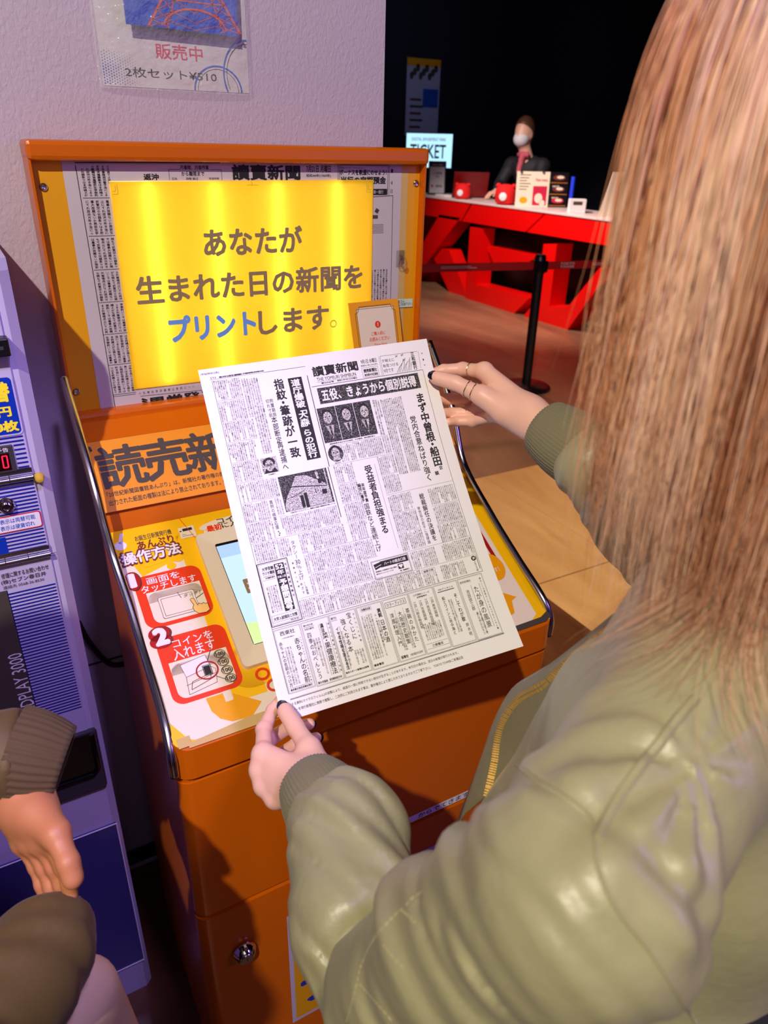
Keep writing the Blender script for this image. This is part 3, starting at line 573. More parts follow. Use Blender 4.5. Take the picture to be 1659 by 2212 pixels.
# ------------------------------------------------------------ red ticket counter made of block letters
C_ = thing('ticket_counter', 'bright red ticket counter of big block letters with pale top, in the dark hall', 'counter', (5.0, 6.2, 0))
FX, FY = 4.97, 6.9
def block(pts, name, d0=0, d1=.2, bev=0):
    b = MB(); b.prism([(FY-u, z) for u, z in pts], 0, FX+d0, FX+d1); return b.build(name, ['counter_red'], C_)
b = MB(); b.prism([(FY-u, z) for u, z in ((-2.2, .80), (-.18, .80), (-.01, 1.0), (-2.2, 1.0))], 0, FX, FX+.54); b.prism([(FY-u, z) for u, z in ((-.16, .80), (.93, .80), (1.17, .985), (.02, 1.0))], 0, FX, FX+.54); b.prism([(FY-u, z) for u, z in ((.96, .80), (3.2, .80), (3.2, .985), (1.2, .985))], 0, FX, FX+.54)
b.build('front_beam', ['counter_red'], C_)
MB().box((FX-.01, FY-3.2, .992), (FX+.56, FY+2.2, 1.012), 0, .004).build('counter_top', ['counter_top'], C_)
block([(-.62, .83), (-.20, .83), (-.86, .26), (-1.25, .0), (-1.25, .16)], 'letter_stroke'); block([(-.76, .33), (-.60, .46), (-.45, .46), (-.02, .0), (-.40, .0)], 'letter_stroke', .05, .22)
block([(0, .0), (.89, .0), (1.10, .19), (.185, .18), (.185, .755), (0, .755)], 'letter_stroke'); block([(.22, .58), (1.06, .585), (.80, .43), (.58, .41), (.42, .36)], 'letter_stroke', .08, .25)
block([(1.04, 0), (1.70, 0), (1.98, .40), (2.4, .80), (2.15, .80), (1.66, .205), (1.41, .17), (1.41, .74), (1.22, .72), (1.22, .2)], 'letter_stroke'); block([(-1.30, .80), (-1.30, 0), (-1.05, 0), (-1.05, .80)], 'letter_stroke', .25, .45)
block([(2.5, 0), (2.7, 0), (2.7, .8), (2.5, .8)], 'letter_stroke', .1, .3)
MB().box((FX+.5, FY-3.2, 0), (FX+.55, FY+2.2, .99)).build('back_panel', ['black'], C_)
# rotate helper: local frame facing the visitor
def facing(o, yaw): c, s = math.cos(yaw), math.sin(yaw); o = np.array(o, float); return lambda x, y, z: o+np.array([c*x-s*y, s*x+c*y, z])
# ticket screen
t = thing('ticket_monitor', 'bright ticket monitor with black letters behind the red counter', 'monitor', (5.32, 8.35, 1.012))
fr = facing((5.32, 8.35, 1.012), R_(-32))
b = MB(); b.box((-.29, 0, .27), (.29, .04, .66), 0, .006, fr); b.box((-.03, .01, .02), (.03, .035, .3), 0, 0, fr); b.box((-.12, -.06, 0), (.12, .12, .02), 0, .004, fr); b.build('housing', ['black'], t)
A = Art(lambda x, y, h: fr(x/1000, -.0005-h, .27+y/1000), .0005); A.rect(-278, 10, 278, 380, 0); A.text('DIGITAL AMUSEMENT PARK', -215, 300, 200, 336, 1, .01, 1); A.text('TICKET', -230, 110, 205, 265, 2, .02, 1); A.text('Ticket to the observatory', -205, 52, 195, 80, 1, 0, 1); A.build('lit_screen', ['monitor_glow', 'pink_red', 'black'], t, 'pale blue lit screen')
# A-frame menu card
t = thing('sign_card', 'black framed pale price card standing left on the red counter', 'sign', (5.2, 7.95, 1.012)); fr = facing((5.2, 7.95, 1.012), R_(-28))
def lean(fr, k): return lambda x, y, z: fr(x, y+k*z, z)
b = MB(); b.box((-.105, 0, 0), (.105, .02, .36), 0, .004, lean(fr, .18)); b.box((-.10, .13, 0), (.10, .145, .34), 0, .004, lean(fr, -.18)); b.build('frame', ['black'], t)
A = Art(lambda x, y, h: lean(fr, .18)(x/1000, -h, y/1000), .001); A.rect(-88, 18, 88, 300, 0); A.text('料金のご案内', -60, 314, 60, 330, 0, .01); A.text('1,500', -40, 215, 55, 245, 1, .02, 1); A.text('円', -20, 180, 20, 205, 1, 0, 1); A.text('800', -15, 80, 60, 105, 1, .02, 1); A.rect(-70, 78, -45, 108, 2, 1); A.build('price_list', ['paper_white', 'ink', 'pink_red'], t)
# laptop
t = thing('laptop', 'open dark red laptop in front of the masked attendant', 'laptop', (5.30, 7.42, 1.012)); fr = facing((5.30, 7.42, 1.012), R_(-24))
b = MB(); b.box((-.2, 0, 0), (.2, .26, .016), 0, .004, fr); b.build('keyboard_base', ['laptop_red'], t); b = MB(); b.box((-.2, -.02, .014), (.2, -.008, .27), 0, .004, lambda x, y, z: fr(x, y-.25*z, z)); b.build('lid', ['laptop_red'], t)
# two red pouches, trays, caps, boards
def pouch(loc, s, label):
    t = thing('plush_pouch', label, 'plush toy', loc, 'red plush pouches on the counter'); b = MB(); b.lathe([(.05*s, 0), (.085*s, .02*s), (.092*s, .07*s), (.085*s, .12*s), (.06*s, .15*s), (.03*s, .16*s)], loc, (0, 0, 1), 20); b.build('body', ['plush_red'], t, True)
    for dx in (-.06, .06): MB().lathe([(.02*s, 0), (.026*s, .012*s), (.012*s, .03*s)], (loc[0]+dx*s*.6, loc[1]-dx*s, loc[2]+.135*s), (0, 0, 1), 12).build('ear', ['plush_red'], t, True)
    fr = facing(loc, R_(-32)); MB().lathe([(.034*s, 0), (.03*s, .012*s), (.01*s, .018*s)], fr(-.03*s, -.082*s, .065*s), fr(-.3, -1, 0)-np.array(loc), 16).build('patch', ['cloth_white'], t, True)
pouch((5.09, 7.26, 1.012), 1.0, 'red plush pouch with white patch beside the open laptop'); pouch((5.07, 6.46, 1.012), 1.2, 'larger red plush pouch leaning by the menu board')
b = MB(); b.box((5.0, 7.46, 1.012), (5.09, 7.68, 1.04), 0, .008); b.build('paper_tray', ['cloth_white'], None, label='low white tray on the counter below the black price card', category='tray')
fr = facing((5.22, 6.12, 1.012), R_(-28)); t = thing('menu_board', 'open cream and black menu board standing on the red counter', 'menu', (5.22, 6.12, 1.012))
b = MB(); b.box((-.23, 0, 0), (.10, .008, .32), 0, 0, lean(fr, .12)); b.box((.10, 0, 0), (.29, .008, .32), 1, 0, lean(fr, .12)); b.box((-.2, .1, 0), (.28, .106, .3), 0, 0, lean(fr, -.15)); b.build('board', ['cream', 'black'], t)
A = Art(lambda x, y, h: lean(fr, .12)(x/1000, -h, y/1000), .001)
for k in range(6): A.rect(-200, 285-k*26, -90-(k % 3)*18, 292-k*26, 1)
A.text('New menu', -40, 232, 80, 262, 2, .02); A.rect(-60, 15, 80, 190, 2); A.ell(0, 80, 40, 45, 0, 1); A.ell(40, 35, 28, 30, 0, 1); A.ell(-150, 60, 40, 30, 3)
for k in range(3): A.rect(108, 14+k*104, 282, 18+k*104, 4); A.ell(195, 62+k*104, 62, 24, 5 if k else 2, 1); A.ell(205, 66+k*104, 36, 14, 0, 2)
for k in range(2): A.text('珈琲', 130, 80+k*104, 200, 96+k*104, 0, .02, 3)
A.build('menu_print', ['cream', 'ink_grey', 'pink_red', 'gold_print', 'amber', 'maroon'], t)
for k, (x, z) in enumerate(((-.19, .33), (.03, .33))): MB().lathe([(.012, 0), (.012, .02)], lean(fr, .12)(x, -.006, z-.02), (0, 0, 1), 10).build('clip', ['chrome'], t, True)
def sanit(loc, lab):
    t = thing('blue_cap_pot', lab, 'pot', loc); MB().lathe([(.05, 0), (.05, .07), (.04, .075)], loc, (0, 0, 1), 20).build('pot', ['black'], t, True); MB().lathe([(.052, 0), (.056, .012), (.05, .035)], np.array(loc)+(0, 0, .075), (0, 0, 1), 20).build('cap', ['blue_cap'], t, True)
sanit((5.35, 6.80, 1.012), 'dark pot with bright blue cap behind the larger red pouch'); sanit((5.25, 5.55, 1.012), 'dark pot with bright blue cap beside the small white box')
MB().box((5.42, 5.86, 1.012), (5.435, 5.90, 1.30)).build('blue_stand', ['blue_cap'], None, label='thin bright blue upright just right of the menu board', category='stand')
t = thing('card_box', 'small white box with dark print at the right of the counter', 'box', (5.1, 5.42, 1.012)); fr = facing((5.1, 5.42, 1.012), R_(-30)); MB().box((-.075, 0, 0), (.075, .08, .12), 0, .004, fr).build('carton', ['cloth_white'], t); A = Art(lambda x, y, h: fr(x/1000, -h, y/1000), .001); A.rect(-45, 70, 40, 100, 0); A.build('print', ['ink_grey'], t)
fr = facing((5.06, 5.08, 1.012), R_(-30)); MB().box((-.02, 0, 0), (.26, .012, .36), 0, 0, lambda x, y, z: fr(x+.25*z, y+.1*z, z)).build('notice_board', ['cream'], None, label='cream board leaning at the right end of the counter', category='board')
MB().box((5.5, 7.9, 1.012), (5.6, 8.0, 1.2), 0, .01).build('card_reader', ['dark_grey'], None, label='dark card reader behind the black framed price card', category='device')
# stanchion with red belts
S_ = thing('belt_barrier', 'black belt barrier post with red belts in front of the counter', 'barrier', (3.412, 3.912, 0))
MB().lathe([(.175, 0), (.175, .012), (.16, .024), (.04, .034)], (3.412, 3.912, 0), (0, 0, 1), 40).build('base', ['black'], S_, True); MB().lathe([(.032, .03), (.032, .86)], (3.412, 3.912, 0), (0, 0, 1), 24).build('post', ['black'], S_, True)
b = MB(); b.lathe([(.036, .79), (.038, .80), (.038, .90), (.03, .912)], (3.412, 3.912, 0), (0, 0, 1), 24); b.box((3.372, 3.87, .80), (3.452, 3.954, .875), 0, .006); b.build('belt_head', ['black'], S_, True)
def belt(p, q, nm):
    p, q = np.array(p), np.array(q); L_ = np.linalg.norm(q-p); d = (q-p)/L_; A = Art(lambda x, y, h: p+d*x+np.array([0, 0, y])+np.cross(d, (0, 0, 1))*h, .0008)
    A.rect(0, 0, L_, .052, 0); A.h = .0016
    for x in np.arange(.12, L_-.2, .75): A.text('TOKYO', x, .026, x+.11, .044, 1, .02); A.text('TOWER', x, .008, x+.11, .022, 1, .02); A.rect(x+.25, .02, x+.5, .024, 1); A.rect(x+.25, .03, x+.46, .034, 1)
    A.build(nm, ['belt_red', 'counter_top'], S_)
belt((1.62, 4.28, .82), (3.38, 3.925, .815), 'belt'); belt((3.445, 3.9, .815), (5.4, 3.55, .82), 'belt')
# posters on the dark walls and small ceiling lamps
def wall_poster(o, w, h, lab, cols):
    t = thing('wall_poster', lab, 'poster', o, 'pale posters on the dark back wall'); o = np.array(o, float); A = Art(lambda x, y, g: o+np.array([x, -g, y]), .004); A.rect(0, 0, w, h, 0)
    A.rect(0, h*.9, w, h, 1, 1)
    for k in range(9): A.ell(w*(.14+.09*k), h*(.78+.05*((k*7) % 3)), w*.06, h*.05, 2, 1, 12)
    A.rect(w*.5, h*.38, w*.96, h*.62, 3, 1)
    for k in range(5): A.rect(w*.12, h*(.1+.09*k), w*(.45+.06*(k % 2)), h*(.13+.09*k), 2 if k % 2 else 4, 1)
    A.build('print', cols, t)
wall_poster((6.30, 10.59, 1.66), .58, 1.0, 'tall pale poster on the dark wall above the ticket monitor', ['poster_dim', 'gold_print', 'ink_grey', 'print_blue', 'maroon'])
wall_poster((5.45, 10.59, 1.70), .42, .72, 'narrow bright poster just beside the edge of the white wall', ['paper_white', 'gold_print', 'print_blue', 'screen_blue_tint', 'ink_grey'])
for i, (p, lab) in enumerate((((4.65, 6.16, 3.52), 'larger bright spot lamp on the black ceiling'), ((6.28, 7.6, 3.56), 'smaller dim spot lamp further right on the black ceiling'))):
    t = thing('ceiling_spot', lab, 'lamp', p, 'spot lamps on the ceiling'); MB().lathe([(.045, .03), (.05, -.05), (.03, -.07)], p, (0, 0, 1), 16).build('housing', ['black'], t, True)
    MB().lathe([(.001, -.06), (.042, -.06), (.044, -.085), (.001, -.09)], np.array(p)+(-.02, -.03, 0), (-.1, -.3, 1), 16).build('bulb', ['lamp_dot'], t, True)
# ------------------------------------------------------------ the printed newspaper page held in both hands (297 x 420 mm)
PC = np.array([[.225, .839, 1.305], [.518, .798, 1.323], [.504, .528, 1.013], [.215, .584, .972]])
PN = -np.cross(PC[1]-PC[0], PC[3]-PC[0]); PN /= np.linalg.norm(PN)          # towards the reader
def page(x, y, h=0):
    a, b = x/297, y/420
    return PC[0]*(1-a)*(1-b)+PC[1]*a*(1-b)+PC[2]*a*b+PC[3]*(1-a)*b-PN*((.012+.008*a)*4*b*(1-b)-h)
def pagev(X, Y, h):
    a, b = (X/297)[:, None], (Y/420)[:, None]
    return PC[0]*(1-a)*(1-b)+PC[1]*a*(1-b)+PC[2]*a*b+PC[3]*(1-a)*b-PN*((.012+.008*a)*4*b*(1-b)-h)
V = []; F = []; nx, ny = 12, 28
for h in (0, -.00015):
    V += [page(297*i/nx, 420*j/ny, h) for j in range(ny+1) for i in range(nx+1)]
q = (nx+1)*(ny+1)
for s_ in (0, q):
    for j in range(ny):
        for i in range(nx):
            f = [s_+j*(nx+1)+i, s_+j*(nx+1)+i+1, s_+(j+1)*(nx+1)+i+1, s_+(j+1)*(nx+1)+i]; F.append(f if s_ else f[::-1])
NP = thing('newspaper', 'large newspaper page of dense Japanese print held up in both hands', 'newspaper', tuple(PC[3]))
mesh('sheet', V, F, 'page_white', NP, True)
PH = .00012
# --- running text
kana = 'のにをはがでとしたいるかもこれなさすあまよりてっうんくらけど日一国大人年会中本出時政府党事者'
def body_text(blocks, cw=2.42, chh=1.66):
    pos = {}
    for (u0, u1, v0, v1) in blocks:
        nc = max(1, int((u1-u0)/cw)); w = (u1-u0)/nc; nr = max(1, int((v1-v0-.8)/chh)); hh = (v1-v0-.8)/nr
        for i in range(nc):
            end = nr if rng.random() > .16 else int(nr*rng.uniform(.25, .9)); st = 1 if rng.random() < .12 else 0
            for k in range(st, end): pos.setdefault(kana[rng.integers(len(kana))], []).append((u0+(i+.5)*w, v0+.5+(k+.5)*hh, w*.86, hh*1.04))
    VV = []; FF = []; base = 0
    for ch, L_ in pos.items():
        gv, gf_ = text_shape(ch, .02, 1); P_ = np.array(L_); gf_ = np.array([f for f in gf_ if len(f) == 3])
        X = (P_[:, 0:1]+(gv[:, 0]-.5)[None]*P_[:, 2:3]); Y = (P_[:, 1:2]-(gv[:, 1]-.38)[None]*P_[:, 3:4])
        VV.append(pagev(X.ravel(), Y.ravel(), PH)+PN*np.tile(gv[:, 2]*4e-6, len(P_))[:, None]); FF.append((gf_[None]+(np.arange(len(P_))*len(gv))[:, None, None]).reshape(-1, 3)+base); base += len(P_)*len(gv)
    return np.vstack(VV), np.vstack(FF)
blocks = [(14, 46, 15, 39.5), (47, 53, 17, 66), (53, 67.5, 18, 113), (14, 46, 41, 66), (14, 51, 67, 91), (14, 47, 92.5, 116), (14, 46, 117, 141), (14, 61, 142.3, 166), (14, 44.5, 167.3, 190.5), (52.5, 61, 167.3, 189.5),
          (14, 44.5, 191.5, 215.5), (54, 125, 191.5, 215), (15, 58, 216.5, 239.5), (69.5, 127, 216.5, 240.5), (70, 157, 241.5, 265.5), (70, 145, 266.5, 291), (51, 156, 293, 316),
          (203.5, 213, 69, 117), (214, 243.5, 70, 172), (146, 203, 118.3, 141), (204, 213, 118.3, 141), (133, 158, 142.8, 166.8), (190.5, 213, 142.8, 167), (133, 158, 168, 191.5), (190.5, 213, 168.3, 192.5), (133, 158, 193, 216.3), (133, 157, 217.3, 241),
          (190.5, 222, 195, 218.5), (244.5, 280, 197.5, 220), (190.5, 222, 219.5, 243.5), (244.5, 280, 221.5, 245.5), (190.5, 222, 244.5, 268.5), (243, 281, 246.8, 270), (198, 231, 271, 294), (240, 281, 271, 294), (158, 204, 295, 317), (206, 224, 302, 317), (230, 262, 297, 316),
          (18, 31, 268, 300), (21, 30, 341, 385), (55, 64, 340, 384), (85, 92, 341, 383), (98, 110, 366, 384), (117, 131, 330, 384), (133, 138, 340, 384), (156, 161, 342, 384), (166, 171, 342, 384), (186, 209, 360, 381), (226, 232, 340, 382), (255, 262, 364, 394)]
V, F = body_text(blocks); mesh('body_text', V, F, 'ink', NP)
# --- headlines, rules, boxes and advertisements
A = Art(page, PH, step=22); A.h = .00016
IKp, WHp, HTp, HLp = 0, 1, 2, 3
def hl(x0, x1, y, w=.35): A.line((x0, y), (x1, y), w, IKp)
def vl(x, y0, y1, w=.35): A.line((x, y0), (x, y1), w, IKp)
hl(11, 77, 13.6, .3); hl(77, 129, 13.7, .5); vl(13.3, 14.7, 392, .45); vl(128.6, 25.3, 143, .9); vl(126.8, 143, 208, .9); hl(131, 281.8, 40.4, .6); vl(281.8, 40.4, 318, .45)
A.text('1976/09/01(水)', 2, 4.3, 23.5, 7.6, IKp, .02, down=True); A.text('(1)', 12.4, 10.4, 18.4, 13, IKp, .02, down=True)
A.text('昭和51年9月1日水曜日第三種郵便物認可', 22.5, 10.8, 50, 13, IKp, .06, down=True); A.text('日刊読売新聞社東京都中央区', 51, 10.8, 77, 12.6, IKp, .06, down=True)
for v, segs in ((40.2, ((14, 46),)), (66.6, ((14, 46),)), (91.7, ((14, 51),)), (116.6, ((14, 46),)), (141.6, ((14, 46),)), (166.6, ((14, 61),)), (190.8, ((14, 44), (53, 62))), (216, ((14, 126),)), (240.7, ((70, 158),)), (265.8, ((70, 158),)), (291.7, ((54, 157),)),
                (117.8, ((135, 205), (205, 213))), (142.3, ((132, 212),)), (167.4, ((132, 158), (190, 213))), (193.8, ((190, 281),)), (192, ((132, 158),)), (216.7, ((132, 158),)), (219, ((190, 222),)), (221, ((244, 281),)), (244, ((190, 222),)), (246.2, ((243, 281),)), (269.8, ((190, 281),)), (294.6, ((158, 281),))):
    for a, b_ in segs: hl(a, b_, v, .25)
A.rect(103.5, 25.5, 121, 130, IKp); A.vtext('道庁爆破「大森」らの犯行', 112.2, 27.5, 128, 11.8, WHp, .035, 1)
A.vtext('指紋・筆跡が一致', 91.4, 24, 124, 12.5, IKp, .03); A.vtext('拘置期限', 77.6, 46.5, 70, 4.4, IKp, .012); A.vtext('切れ寸前', 72.8, 46.5, 70, 4.4, IKp, .012)
A.vtext('本部断定', 75.6, 66+3, 103, 7.4, IKp, .016); A.vtext('再逮捕へ', 75.6, 101, 137, 7.4, IKp, .016)
A.text('讀賣新聞', 136, 15.5, 196, 28.5, IKp, .03, down=True); A.text('THE YOMIURI SHIMBUN', 139.5, 30.2, 191, 34.6, IKp, .01, down=True); hl(139, 191, 35.7, .3); A.text('第35940号', 144, 36.6, 160.5, 38.8, IKp, .03, down=True); A.text('昭和51年9月1日水曜日', 165, 36.4, 191, 38.6, IKp, .03, down=True)
A.text('9月1日 水曜日', 201, 15.5, 222, 21.2, IKp, .02, down=True); A.text('昭和51年(1976年)', 200, 22.6, 222.5, 24.9, IKp, .02, down=True); A.frame(200, 26.3, 221.5, 39, .3, IKp); A.text('読売新聞社', 202, 28, 220, 33, IKp, .04, down=True); A.text('東京都中央区銀座', 202, 34.3, 220, 37.8, IKp, .03, down=True)
A.path([(279.8, 15), (228, 14.5), (226.8, 39.6)], .35, IKp); A.line((226.2, 14.5), (225, 39.6), .3, IKp); A.line((281.3, 15), (279.8, 38), .3, IKp)
A.text('夕映えに', 229, 19, 246, 23.5, IKp, .005, down=True); A.text('秋見つける', 229, 25.5, 250, 30, IKp, .005, down=True); A.text('9月です', 228.5, 32, 242, 37, IKp, .005, down=True); A.vtext('三和銀行', 272.3, 14.8, 39, 5.2, IKp, .03)
for k in range(9): A.path([(246+k*2.4, 39), (250+k*2.3, 33-(k % 3)*2), (256+k*1.7, 28-(k % 4)*2.2)], .45, IKp)
for cx, cy in ((250, 17.5), (258, 17), (259, 23.5)): A.line((cx-2, cy+1.5), (cx+2, cy-1.5), .5, IKp); A.line((cx-1.5, cy-1), (cx+1.2, cy+1), .6, IKp)
for y in (18, 26, 34): A.rect(285, y, 286.6, y+2.4 if y == 26 else y+1, IKp)
A.rect(136.8, 43.3, 273.4, 63.8, HTp); A.text('五役、きょうから個別説得', 140.5, 45.8, 268.5, 61, WHp, .03, 1, down=True)
A.vtext('まず中曾根・船田', 268.6, 70, 171, 12.6, IKp, .03); A.text('会', 268.4, 170.8, 273.4, 176.4, IKp, .02, down=True); A.text('談', 261, 176.8, 266.6, 182.4, IKp, .03, down=True)
A.vtext('党内合意ねばり強く', 251.6, 98.5, 188, 8.6, IKp, .018)
A.vtext('受益者負担強まる', 176.2, 151, 241, 10.2, IKp, .024); A.vtext('来年度予算', 164, 172, 197, 4.3, IKp, .03); A.vtext('編成に着手', 159.4, 171.5, 196, 4.3, IKp, .03); A.vtext('国鉄など連続上げ', 161.7, 198, 261, 7.2, IKp, .014); vl(185.8, 151, 262, .3)
A.vtext('総裁解任の決議を', 234.8, 201, 265, 6.6, IKp, .02); A.vtext('挙党協の若手に強硬論', 226.5, 217, 267, 4, IKp, .006)
A.vtext('異例の検事応援', 48.2, 169, 205, 4.4, IKp, .01)
for k in range(3): A.ell(48.5+(k % 2), 208+k*2.2, .9, .8, IKp, n=8)
A.vtext('タクシー', 61.6, 222, 245, 5.6, IKp, .004); A.text('30', 58.8, 246, 64.6, 251.5, IKp, .01, down=True); A.text('％', 59, 252.6, 64.2, 257.2, IKp, .005, down=True); A.vtext('上げ', 61.4, 258, 271, 5.8, IKp, .006)
A.vtext('めざす', 59.3, 273, 288, 3, IKp, .02); A.vtext('11月実施', 63.8, 273, 289, 3, IKp, .02); A.vtext('運輸省に申請', 55.5, 246, 280, 2, IKp, .02)
# photographs: halftone shapes
def head(cx, cy, r, hair=True, glasses=False):
    if hair: A.ell(cx, cy-r*.38, r*.86, r*.95, IKp, 1, 18)
    A.ell(cx, cy, r*.7, r*.95, HLp, 2, 18)
    for s_ in (-1, 1):
        A.ell(cx+s_*r*.3, cy-r*.12, r*.16, r*.09, IKp, 3, 8)
        if glasses: A.ring(cx+s_*r*.32, cy-r*.1, r*.26, r*.2, r*.07, IKp, 4, n=12)
    A.line((cx-r*.22, cy+r*.48), (cx+r*.22, cy+r*.48), r*.08, IKp, 3); A.line((cx, cy-r*.05), (cx+r*.08, cy+r*.26), r*.08, IKp, 3)
A.rect(130.4, 68.5, 200.6, 113.4, HTp)
for k, cx in enumerate((142, 165.5, 188.5)):
    A.poly([(cx-5.5, 92), (cx+5.5, 92), (cx+1, 110)], HLp, 1); A.poly([(cx-1.4, 93), (cx+1.4, 93), (cx+1.8, 106), (cx-.4, 108)], HTp, 2); head(cx-.5+k, 82, 8)
for x in (153.5, 177): A.line((x, 68.5), (x, 113.4), .6, WHp, 3)
A.text('個別説得を始める三木首相、大平蔵相、保利書記長ら', 136, 114.6, 196, 116.4, IKp, .03, down=True)
A.ell(140.5, 128.5, 9.6, 10.4, HTp); A.poly([(135, 137), (146, 137), (144, 132), (137, 132)], HLp, 1); head(140.5, 128, 7.6); A.text('船田氏', 136.5, 139.6, 144.5, 141.3, IKp, .02, down=True)
A.rect(47.6, 117.3, 67, 136.6, HLp); A.poly([(49, 136.5), (66, 136.5), (63, 131), (52, 131)], IKp, 1); A.ell(57, 123.5, 7.6, 5.6, IKp, 1, 16); head(57, 127.5, 7.4, True, True); A.text('大森勝久', 53, 137.6, 62, 139.3, IKp, .02, down=True)
A.rect(63, 143.4, 124, 187.4, HTp); A.poly([(84, 146), (97, 147), (118, 162), (120, 165), (80, 158), (76, 158)], HLp, 1); A.poly([(68, 170), (76, 159), (120, 166), (122, 172), (121, 187), (64, 187), (64, 180)], HLp, 1)
A.path([(66, 171), (76, 158.5), (120, 165.5)], .8, IKp, 2); A.path([(66, 172), (80, 170), (92, 165)], .6, IKp, 2); A.path([(76, 158), (84, 146), (97, 147), (118, 160)], .7, IKp, 2)
for x0, y0, x1, y1 in ((84, 171, 88, 186), (89, 169, 93, 187), (110, 155, 114, 161), (112, 169, 118, 175), (104, 166, 105, 172)): A.rect(x0, y0, x1, y1, IKp, 2)
A.rect(109, 146, 112, 155, HLp, 2); A.rect(120, 144, 121.6, 187, HLp, 2); A.text('大森が住んでいたアパート。警察庁の捜査で爆弾材料を捜している', 68, 188.4, 124, 190.2, IKp, .03, down=True)
# boxed advertisements
A.frame(147.3, 271, 195.3, 293.6, .5, IKp); A.frame(148.2, 271.9, 194.4, 292.7, .25, IKp); A.rect(158, 273, 194, 280.5, IKp); A.text('ハートの総合口座', 163, 274.6, 191, 278.8, WHp, .02, 1, down=True); A.poly([(149.5, 275), (160, 273.3), (161, 279), (150.5, 282)], IKp, 1); A.path([(151, 279), (159, 277)], .6, WHp, 2)
A.text('普通預金と定期預金が1冊の通帳に', 150, 283.4, 178, 285.2, IKp, .03, down=True); A.text('便利なキャッシュカードつき', 150, 286.4, 172, 288.2, IKp, .03, down=True); A.rect(179, 281.5, 186, 288, IKp); A.ell(181.3, 283.8, 1.6, 1.4, WHp, 1, 10); A.ell(183.7, 283.8, 1.6, 1.4, WHp, 1, 10); A.poly([(179.9, 284.4), (185.1, 284.4), (182.5, 287.3)], WHp, 2); A.text('第一勧業銀行', 180, 289.4, 192, 291.2, IKp, .04, down=True)
A.frame(14, 240.6, 50, 315.2, .9, IKp); A.frame(15.4, 242, 48.6, 313.8, .3, IKp); A.rect(33.2, 244.6, 45, 301.4, IKp)
A.text('52', 34.2, 245.6, 44, 251.6, WHp, .04, 1, down=True); A.text('年', 35, 252.4, 43.2, 258.2, WHp, .03, 1, down=True); A.text('入試', 39.4, 259, 44.4, 262, WHp, .02, 1, down=True); A.text('突破', 34, 259.2, 39, 262, WHp, .02, 1, down=True); A.vtext('予想問題号', 39.2, 263.5, 301, 9.4, WHp, .05, 1)
A.text('大学受験', 18.5, 245.5, 32.4, 250, IKp, .03, down=True); A.text('ラジオ講座', 18, 250.8, 32.4, 255, IKp, .03, down=True); hl(18, 32, 256.6, .4); A.text('9月臨時増刊', 20, 257.6, 31.5, 259.8, IKp, .03, down=True); hl(17, 32, 261, .3); A.vtext('旺文社模試問題付', 47, 245, 288, 2.3, IKp, .03)
A.frame(16.5, 303, 47.5, 311, .3, IKp); A.text('大学入試傾向と対策', 18, 305, 46, 309.6, IKp, .03, down=True); A.text('旺文社', 37, 311.4, 47, 313.2, IKp, .03, down=True)
hl(13.3, 282, 317.6, .5)
for x0, x1, y1 in ((14, 45, 392.6), (46.6, 79.4, 393.8), (80.4, 112.8, 394.2), (114, 145.6, 394.8), (147, 179.6, 395.2), (180.6, 212.4, 395.6), (213.6, 244.6, 396.4), (246, 279, 397.6)): A.frame(x0, 319.6, x1, y1, .35, IKp); A.frame(x0+.9, 320.5, x1-.9, y1-.9, .2, IKp)
hl(13.5, 280, 398.8, .7); hl(13.5, 280, 397.9, .3)
A.text('西東社', 20.5, 322.4, 38, 327.6, IKp, .02, down=True); A.text('―今月の新刊案内―', 21, 330, 37, 331.6, IKp, .02, down=True); A.vtext('赤ちゃんの名前', 37.6, 334, 386, 6.4, IKp, .02); A.vtext('赤ちゃんの名前のつけ方', 18.6, 334, 386, 4.2, IKp, .02)
A.vtext('いつの日もよろこばれる名づけの本', 42, 333, 386, 1.9, IKp, .02); hl(16, 43, 387, .3); A.text('東京都文京区西東社発行', 16.5, 388, 42, 390.6, IKp, .04, down=True)
A.text('家の光の本', 48.8, 322.4, 60, 324.8, IKp, .03, down=True); hl(48.6, 61, 326, .4); A.text('今月の新刊', 48.8, 327, 60, 329.4, IKp, .03, down=True); A.vtext('漢法', 69.4, 326, 337, 4.6, IKp, .03); A.vtext('菜・果健康療法', 70.6, 337, 386, 7.2, IKp, .015); vl(66, 326, 386, .3); vl(75.6, 326, 386, .3); A.vtext('四季のおべんとう', 52.8, 332, 387, 5.4, IKp, .012); A.vtext('現代人の健康をまもる知恵', 77.6, 326, 386, 1.9, IKp, .02); A.text('家の光協会', 48.6, 389, 60, 391.8, IKp, .04, down=True); A.text('東京都新宿区市谷', 62, 389, 77, 391.8, IKp, .03, down=True)
A.text('新刊', 82, 322.6, 88.4, 325.8, IKp, .02, down=True); hl(82, 89, 327, .4); A.vtext('宝くじに', 103.6, 321.5, 355, 6, IKp, .012); A.vtext('強くなる本', 95, 327, 368, 6.2, IKp, .012); A.vtext('イヤな性格を変える法', 86.2, 335, 386, 4, IKp, .025); vl(89.4, 335, 386, .3); A.vtext('百万円への挑戦', 109.5, 323, 360, 2, IKp, .02); A.text('東京スポーツ新聞社出版局', 82, 387.6, 110, 390, IKp, .04, down=True)
A.text('柏書房出版', 120, 322.6, 131, 325.4, IKp, .03, down=True); A.frame(119, 321.8, 132, 326.2, .25, IKp); A.vtext('実説', 140.2, 327, 338, 4.6, IKp, .04); A.vtext('日本の酒', 140.6, 341, 369, 5.6, IKp, .02); A.vtext('ほんとうの酒を求めて', 134.6, 332, 372, 2, IKp, .02); A.text('鎌倉書房', 116, 388.6, 128, 391.6, IKp, .03, down=True)
